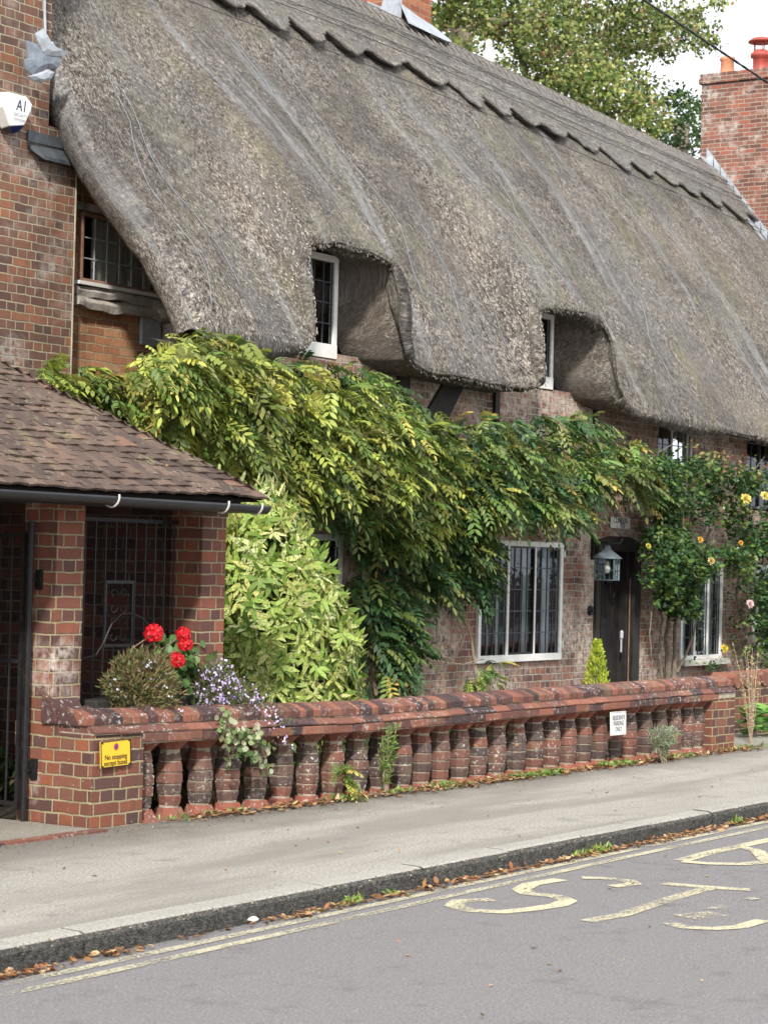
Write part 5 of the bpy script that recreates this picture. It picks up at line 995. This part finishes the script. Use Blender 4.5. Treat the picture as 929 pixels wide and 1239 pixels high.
# ivy hanging over the coping, small weeds and self-sown plants at the foot ---------------------------
iv = thing('ivy', 'trailing variegated ivy hanging over the coping and balusters near the left pier', 'ivy', (11.6, 8.3, .3)); out = []; g = G()
for pxs in ([(272, 860), (277, 880), (283, 895), (290, 912)], [(278, 888), (298, 884), (315, 890), (322, 905)], [(300, 884), (312, 893), (320, 915), (325, 940)], [(276, 862), (270, 890), (280, 925)], [(283, 893), (300, 905), (308, 925)]):
    P = [aY(a, b, 8.33) for a, b in pxs]; g.tube(P, .003, 4)
    for i in range(len(P)-1):
        k = 12; tt = RS.uniform(0, 1, (k, 1)); B = np.array(P[i])*(1-tt)+np.array(P[i+1])*tt+RS.normal(0, .018, (k, 3)); out.append(leaf_arrays(B, norm(RS.normal(0, 1, (k, 3))+np.array([0, 0, -.6])), np.array([-.4, -1, .3])+RS.normal(0, .3, (k, 3)), .042, .04, pal(k, [(.12, .20, .06), (.22, .28, .12), (.42, .44, .28)])))
V, F_, C = merge(out); raw('foliage', V, F_, M['leaf'], iv, None, None, C); g.build('stem', M['stem'], iv)
def tuft(name, label, cat, base, n, h, spread, cols, w_=.012, mat='leaf', leafy=0, lean=(0, 0), L1=.05, parts_name='foliage'):
    t = thing(name, label, cat, base); b = np.array(base); out = []; g = G()
    for k in range(n):
        a = RS.uniform(0, 6.28); s_ = RS.uniform(.2, 1)*spread; hh = h*RS.uniform(.55, 1); tip = b+np.array([s_*math.cos(a)+lean[0]*hh, s_*math.sin(a)*.6+lean[1]*hh, hh]); mid = b+(tip-b)*.5+np.array([0, 0, .12*hh]); g.tube([b+RS.normal(0, .008, 3), mid, tip], [.003, .0025, .0015], 4, cap=False)
        m_ = leafy; tt = RS.uniform(.2, 1, (m_, 1)); B = np.where(tt < .5, b+(mid-b)*tt*2, mid+(tip-mid)*(tt-.5)*2); out.append(leaf_arrays(B, norm(RS.normal(0, 1, (m_, 3))+np.array([0, -.2, .5])), RS.normal(0, 1, (m_, 3)), L1*RS.uniform(.6, 1.2, m_), w_, pal(m_, cols)))
    V, F_, C = merge(out); raw(parts_name, V, F_, M[mat], t, None, None, C); g.build('stem', M['twig'], t); return t
tuft('self_sown_shrub', 'spindly green plant growing at the wall foot near the joint in the coping', 'weed', (12.98, 8.26, 0), 16, .52, .10, [(.12, .22, .06), (.20, .28, .07), (.16, .2, .05)], .011, leafy=34, L1=.05)
tuft('lavender', 'silvery grey-green lavender sprawling against the right balusters', 'plant', (16.85, 8.02, 0), 46, .34, .24, [(.24, .30, .20), (.34, .38, .28), (.16, .24, .10)], .008, leafy=22, L1=.05)
tuft('dry_flower_stalks', 'tall straw-coloured seed stalks leaning beside the right end of the wall', 'plant', (18.98, 8.15, 0), 13, .95, .26, [(.45, .34, .18), (.50, .38, .24), (.34, .34, .12)], .010, 'dry', 26, (.22, .1), .03)
for nm, lb, base, nn_ in (('fern', 'yellow-green fern poking out between the left balusters', (12.48, 8.30, .04), 16),):
    t = thing(nm, lb, 'fern', base); P = np.tile(np.array(base), (nn_, 1))+RS.normal(0, .02, (nn_, 3))+np.stack([0*RS.uniform(size=nn_), 0*RS.uniform(size=nn_), RS.uniform(0, .25, nn_)], 1); V, F_, C = pinnate(P, norm(np.array([.1, -.8, .3])+RS.normal(0, .6, (nn_, 3))), pal(nn_, [GR['yel'], GR['lime'], GR['mid']]), RS.uniform(.12, .2, nn_), 7, .3); raw('foliage', V, F_, M['leaf'], t, None, None, C)
ho = thing('broad_leaved_plant', 'clump of glossy broad green leaves by the right-hand doorstep', 'plant', (19.9, 8.6, .03)); out = []
k = 46; a = RS.uniform(0, 6.28, k); B = np.stack([19.95+.22*np.cos(a)*RS.uniform(.2, 1.4, k), 8.55+.12*np.sin(a), .06+RS.uniform(0, .25, k)], 1); out.append(leaf_arrays(B, norm(np.stack([np.cos(a), -.5-.5*np.abs(np.sin(a)), .25+0*a], 1)), np.array([-.2, -.5, .9])+RS.normal(0, .2, (k, 3)), RS.uniform(.14, .24, k), .12, pal(k, [(.16, .34, .06), (.22, .42, .09), (.10, .24, .05)])))
V, F_, C = merge(out); raw('foliage', V, F_, M['rose_leaf'], ho, None, None, C)
# greenery in the garden behind the balusters, weeds and litter along wall foot and kerb ----------------
def scatter(name, n, fx, cols, L0, W0, mat, lift, wts=None, up=1.0, flat=False, label=None):
    P = fx(n); n = len(P); D = norm(RS.normal(0, 1, (n, 3))*np.array([1, 1, .15 if flat else .5])+np.array([0, 0, 0 if flat else up])); nn_ = RS.normal(0, .25 if flat else 1, (n, 3))+np.array([0, 0, 1.0]); l = L0*RS.uniform(.5, 1.4, n)
    P[:, 2] += lift*RS.uniform(.2, 1, n); V, F_, C = leaf_arrays(P, D, nn_, l, W0*RS.uniform(.6, 1.2, n), pal(n, cols, wts), .25, -.1 if flat else .15); o = raw(name, V, F_, M[mat], None, None, None, C); tag(o, kind='stuff'); return o
def along(y0, y1, x0, x1, cl, z=0, seed=71, lo=-.9, hi=.35):
    def f(n):
        x = RS.uniform(x0, x1, n*4); k = .6*vnoise(x*cl, x*0+.3, seed)+.6*vnoise(x*cl*3.7, x*0+1.3, seed+1) > RS.uniform(lo, hi, len(x)); x = x[k][:n]; n = len(x); t = RS.beta(1.2, 3, n); b = np.where(x < 12.8, 8.46-(x-10.1)*.054, 8.31-(x-12.8)*.028) if y0 is None else y0
        return np.stack([x, b-t*.22 if y0 is None else y0+(y1-y0)*RS.beta(1.5, 2.2, n), np.full(n, z)], 1)
    return f
LV = [(.36, .18, .08), (.28, .13, .06), (.42, .26, .13), (.22, .11, .06), (.5, .36, .2)]
scatter('fallen_leaves_at_wall', 1500, along(None, 0, 10.9, 18.9, 1.1), LV, .05, .028, 'dry', .03, flat=True)
scatter('weeds_at_wall', 900, along(None, 0, 10.6, 19.6, 1.9, 0, 72, .1, .5), [(.16, .27, .06), (.24, .34, .09), (.10, .2, .05)], .035, .016, 'leaf', .03)
scatter('fallen_leaves_at_kerb', 1500, along(6.150, 6.065, 5.5, 18, .9, -.108, 73), LV, .045, .026, 'dry', .02, flat=True)
scatter('weeds_at_kerb', 900, along(6.155, 6.09, 8.6, 18, 1.5, -.11, 74, .05, .5), [(.25, .36, .07), (.36, .42, .10), (.16, .26, .06)], .035, .012, 'leaf', .03)
scatter('loose_leaves_on_ground', 46, lambda n: np.stack([RS.uniform(6, 17, n), RS.uniform(6.4, 8.2, n), np.full(n, .004)], 1), LV, .03, .018, 'dry', .004, flat=True)
scatter('leaves_on_road', 26, lambda n: np.stack([RS.uniform(6, 15, n), RS.uniform(3.6, 5.8, n), np.full(n, -.106)], 1), LV, .035, .02, 'dry', .004, flat=True)
scatter('grit', 2600, lambda n: np.stack([RS.uniform(5, 18, n), np.where(RS.uniform(size=n) < .6, 8.4-RS.beta(1, 3, n)*.5, 6.15-RS.beta(1, 4, n)*.2), np.zeros(n)], 1)*np.array([1, 1, 1])+np.array([0, 0, 0]), [(.3, .26, .2), (.4, .36, .3), (.2, .15, .1)], .014, .010, 'dry', .006, flat=True)
scatter('added_ground_cover', 5200, lambda n: np.stack([RS.uniform(10.5, 18.6, n), RS.uniform(8.75, 10.8, n), RS.uniform(0, .22, n)], 1), [(.05, .10, .03), (.08, .14, .04), (.12, .10, .05)], .10, .05, 'leaf', .05)  # low plants added to darken the gaps between the balusters
lt = G(); q = aZ(305, 1115, -.1); lt.lathe((q.x, q.y, -.105), [(.012, 0), (.028, .006), (.03, .014), (.018, .024), (.005, .028)], 9, sx=1.5, sy=.8)
o = lt.build('litter_scrap', M['white'], None, True, loc=(q.x, q.y, -.105)); tag(o, 'scrap of crumpled white litter lying in the gutter below the kerb', 'litter')
# ================================================================== trees beyond the ridge
def tree(name, label, clumps, Y, cols, wts, trunk, leaf=.10, nper=620, spread=1.12, branches=()):
    base = Vector((trunk[0].x, Y+.5, 0)); t = thing(name, label, 'tree', base, None); out = []
    for px, py, r in clumps:
        yy = Y+random.uniform(-1.8, 1.8); c = aY(px, py, yy); R = r/52*spread; n = int(nper*(r/35)**2)
        u = norm(RS.normal(0, 1, (n, 3)))*RS.uniform(.15, 1.15, (n, 1))**.6*np.array([1, 1.5, .85]); tw = vnoise(u[:, 0]*3+px, u[:, 2]*3+py, 80)[:, None]; P = np.array(c)+u*R*(1+.45*tw); C = pal(n, cols, wts, .3)
        C = np.clip(C*(1+.25*RS.normal()*.5), 0, 1)
        for k in range(2):
            l = leaf*RS.uniform(.6, 1.3, n); out.append(leaf_arrays(P+RS.normal(0, leaf*.4, (n, 3)), norm(RS.normal(0, 1, (n, 3))+np.array([0, -.3, -.4])), RS.normal(0, .7, (n, 3))+np.array([-.3, -.5, .8]), l, l*.8, C))
    V, F_, C = merge(out); raw('crown', V, F_, M['tree_leaf'], t, None, None, C)
    g = G(); g.tube([base, base+Vector((.1, 0, 4)), trunk[1]], [.45, .34, .22], 10)
    for br in branches: P = [aY(a, b, Y+.4) for a, b in br[:-1]]; r0 = br[-1]; g.tube(P, [r0*(1-.75*i/(len(P)-1)) for i in range(len(P))], 7)
    g.build('trunk', M['stem'], t); return t
SY = [(.14, .20, .05), (.25, .30, .08), (.40, .40, .15), (.08, .13, .04), (.27, .15, .07)]
tree('sycamore_tree', 'large yellow-green sycamore with light clusters rising behind the thatched ridge', [(530, 8, 26), (545, 38, 24), (535, 70, 20), (560, 62, 18), (565, 12, 26), (600, 12, 30), (595, 38, 16), (622, 45, 22), (640, 15, 32), (640, 70, 22), (655, 95, 26), (620, 100, 16), (668, 45, 30), (680, 12, 32), (690, 80, 30), (715, 30, 30), (725, 62, 30), (685, 115, 28), (720, 100, 32), (750, 20, 30), (760, 50, 24), (745, 85, 24), (750, 122, 28), (715, 135, 22), (785, 22, 28), (790, 52, 20), (815, 30, 24), (838, 42, 20), (855, 52, 14), (835, 18, 18), (805, 62, 14), (775, 105, 16), (780, 130, 24), (760, 150, 22), (790, 150, 20), (870, 2, 10), (600, -40, 40), (680, -50, 45), (760, -40, 40), (560, -40, 30), (820, -20, 24), (600, 78, 12), (583, 92, 10)],
     24, SY, [3, 4, 3, 2, .5], (aY(560, 100, 24), aY(560, 40, 24.4)), branches=[[(560, 70), (555, 35), (580, 25), (620, 26), (660, 24), .16], [(560, 60), (545, 10), (540, -40), .2], [(640, 110), (632, 70), (615, 30), .07], [(620, 105), (660, 90), (700, 70), (740, 30), .10], [(690, 130), (720, 90), (760, 60), (820, 50), .07], [(700, 110), (760, 85), (800, 95), .05], [(735, 130), (735, 90), (730, 40), .06]])
tree('dark_tree', 'darker round-headed tree filling the gap beside the weathered chimney', [(812, 118, 18), (830, 125, 20), (838, 150, 20), (815, 150, 20), (800, 165, 18), (840, 178, 18), (815, 180, 20), (850, 128, 16), (856, 160, 20)], 27, [(.05, .10, .03), (.08, .14, .04), (.04, .08, .03)], [2, 2, 1], (aY(825, 180, 27), aY(825, 150, 27.4)), leaf=.11, nper=420)
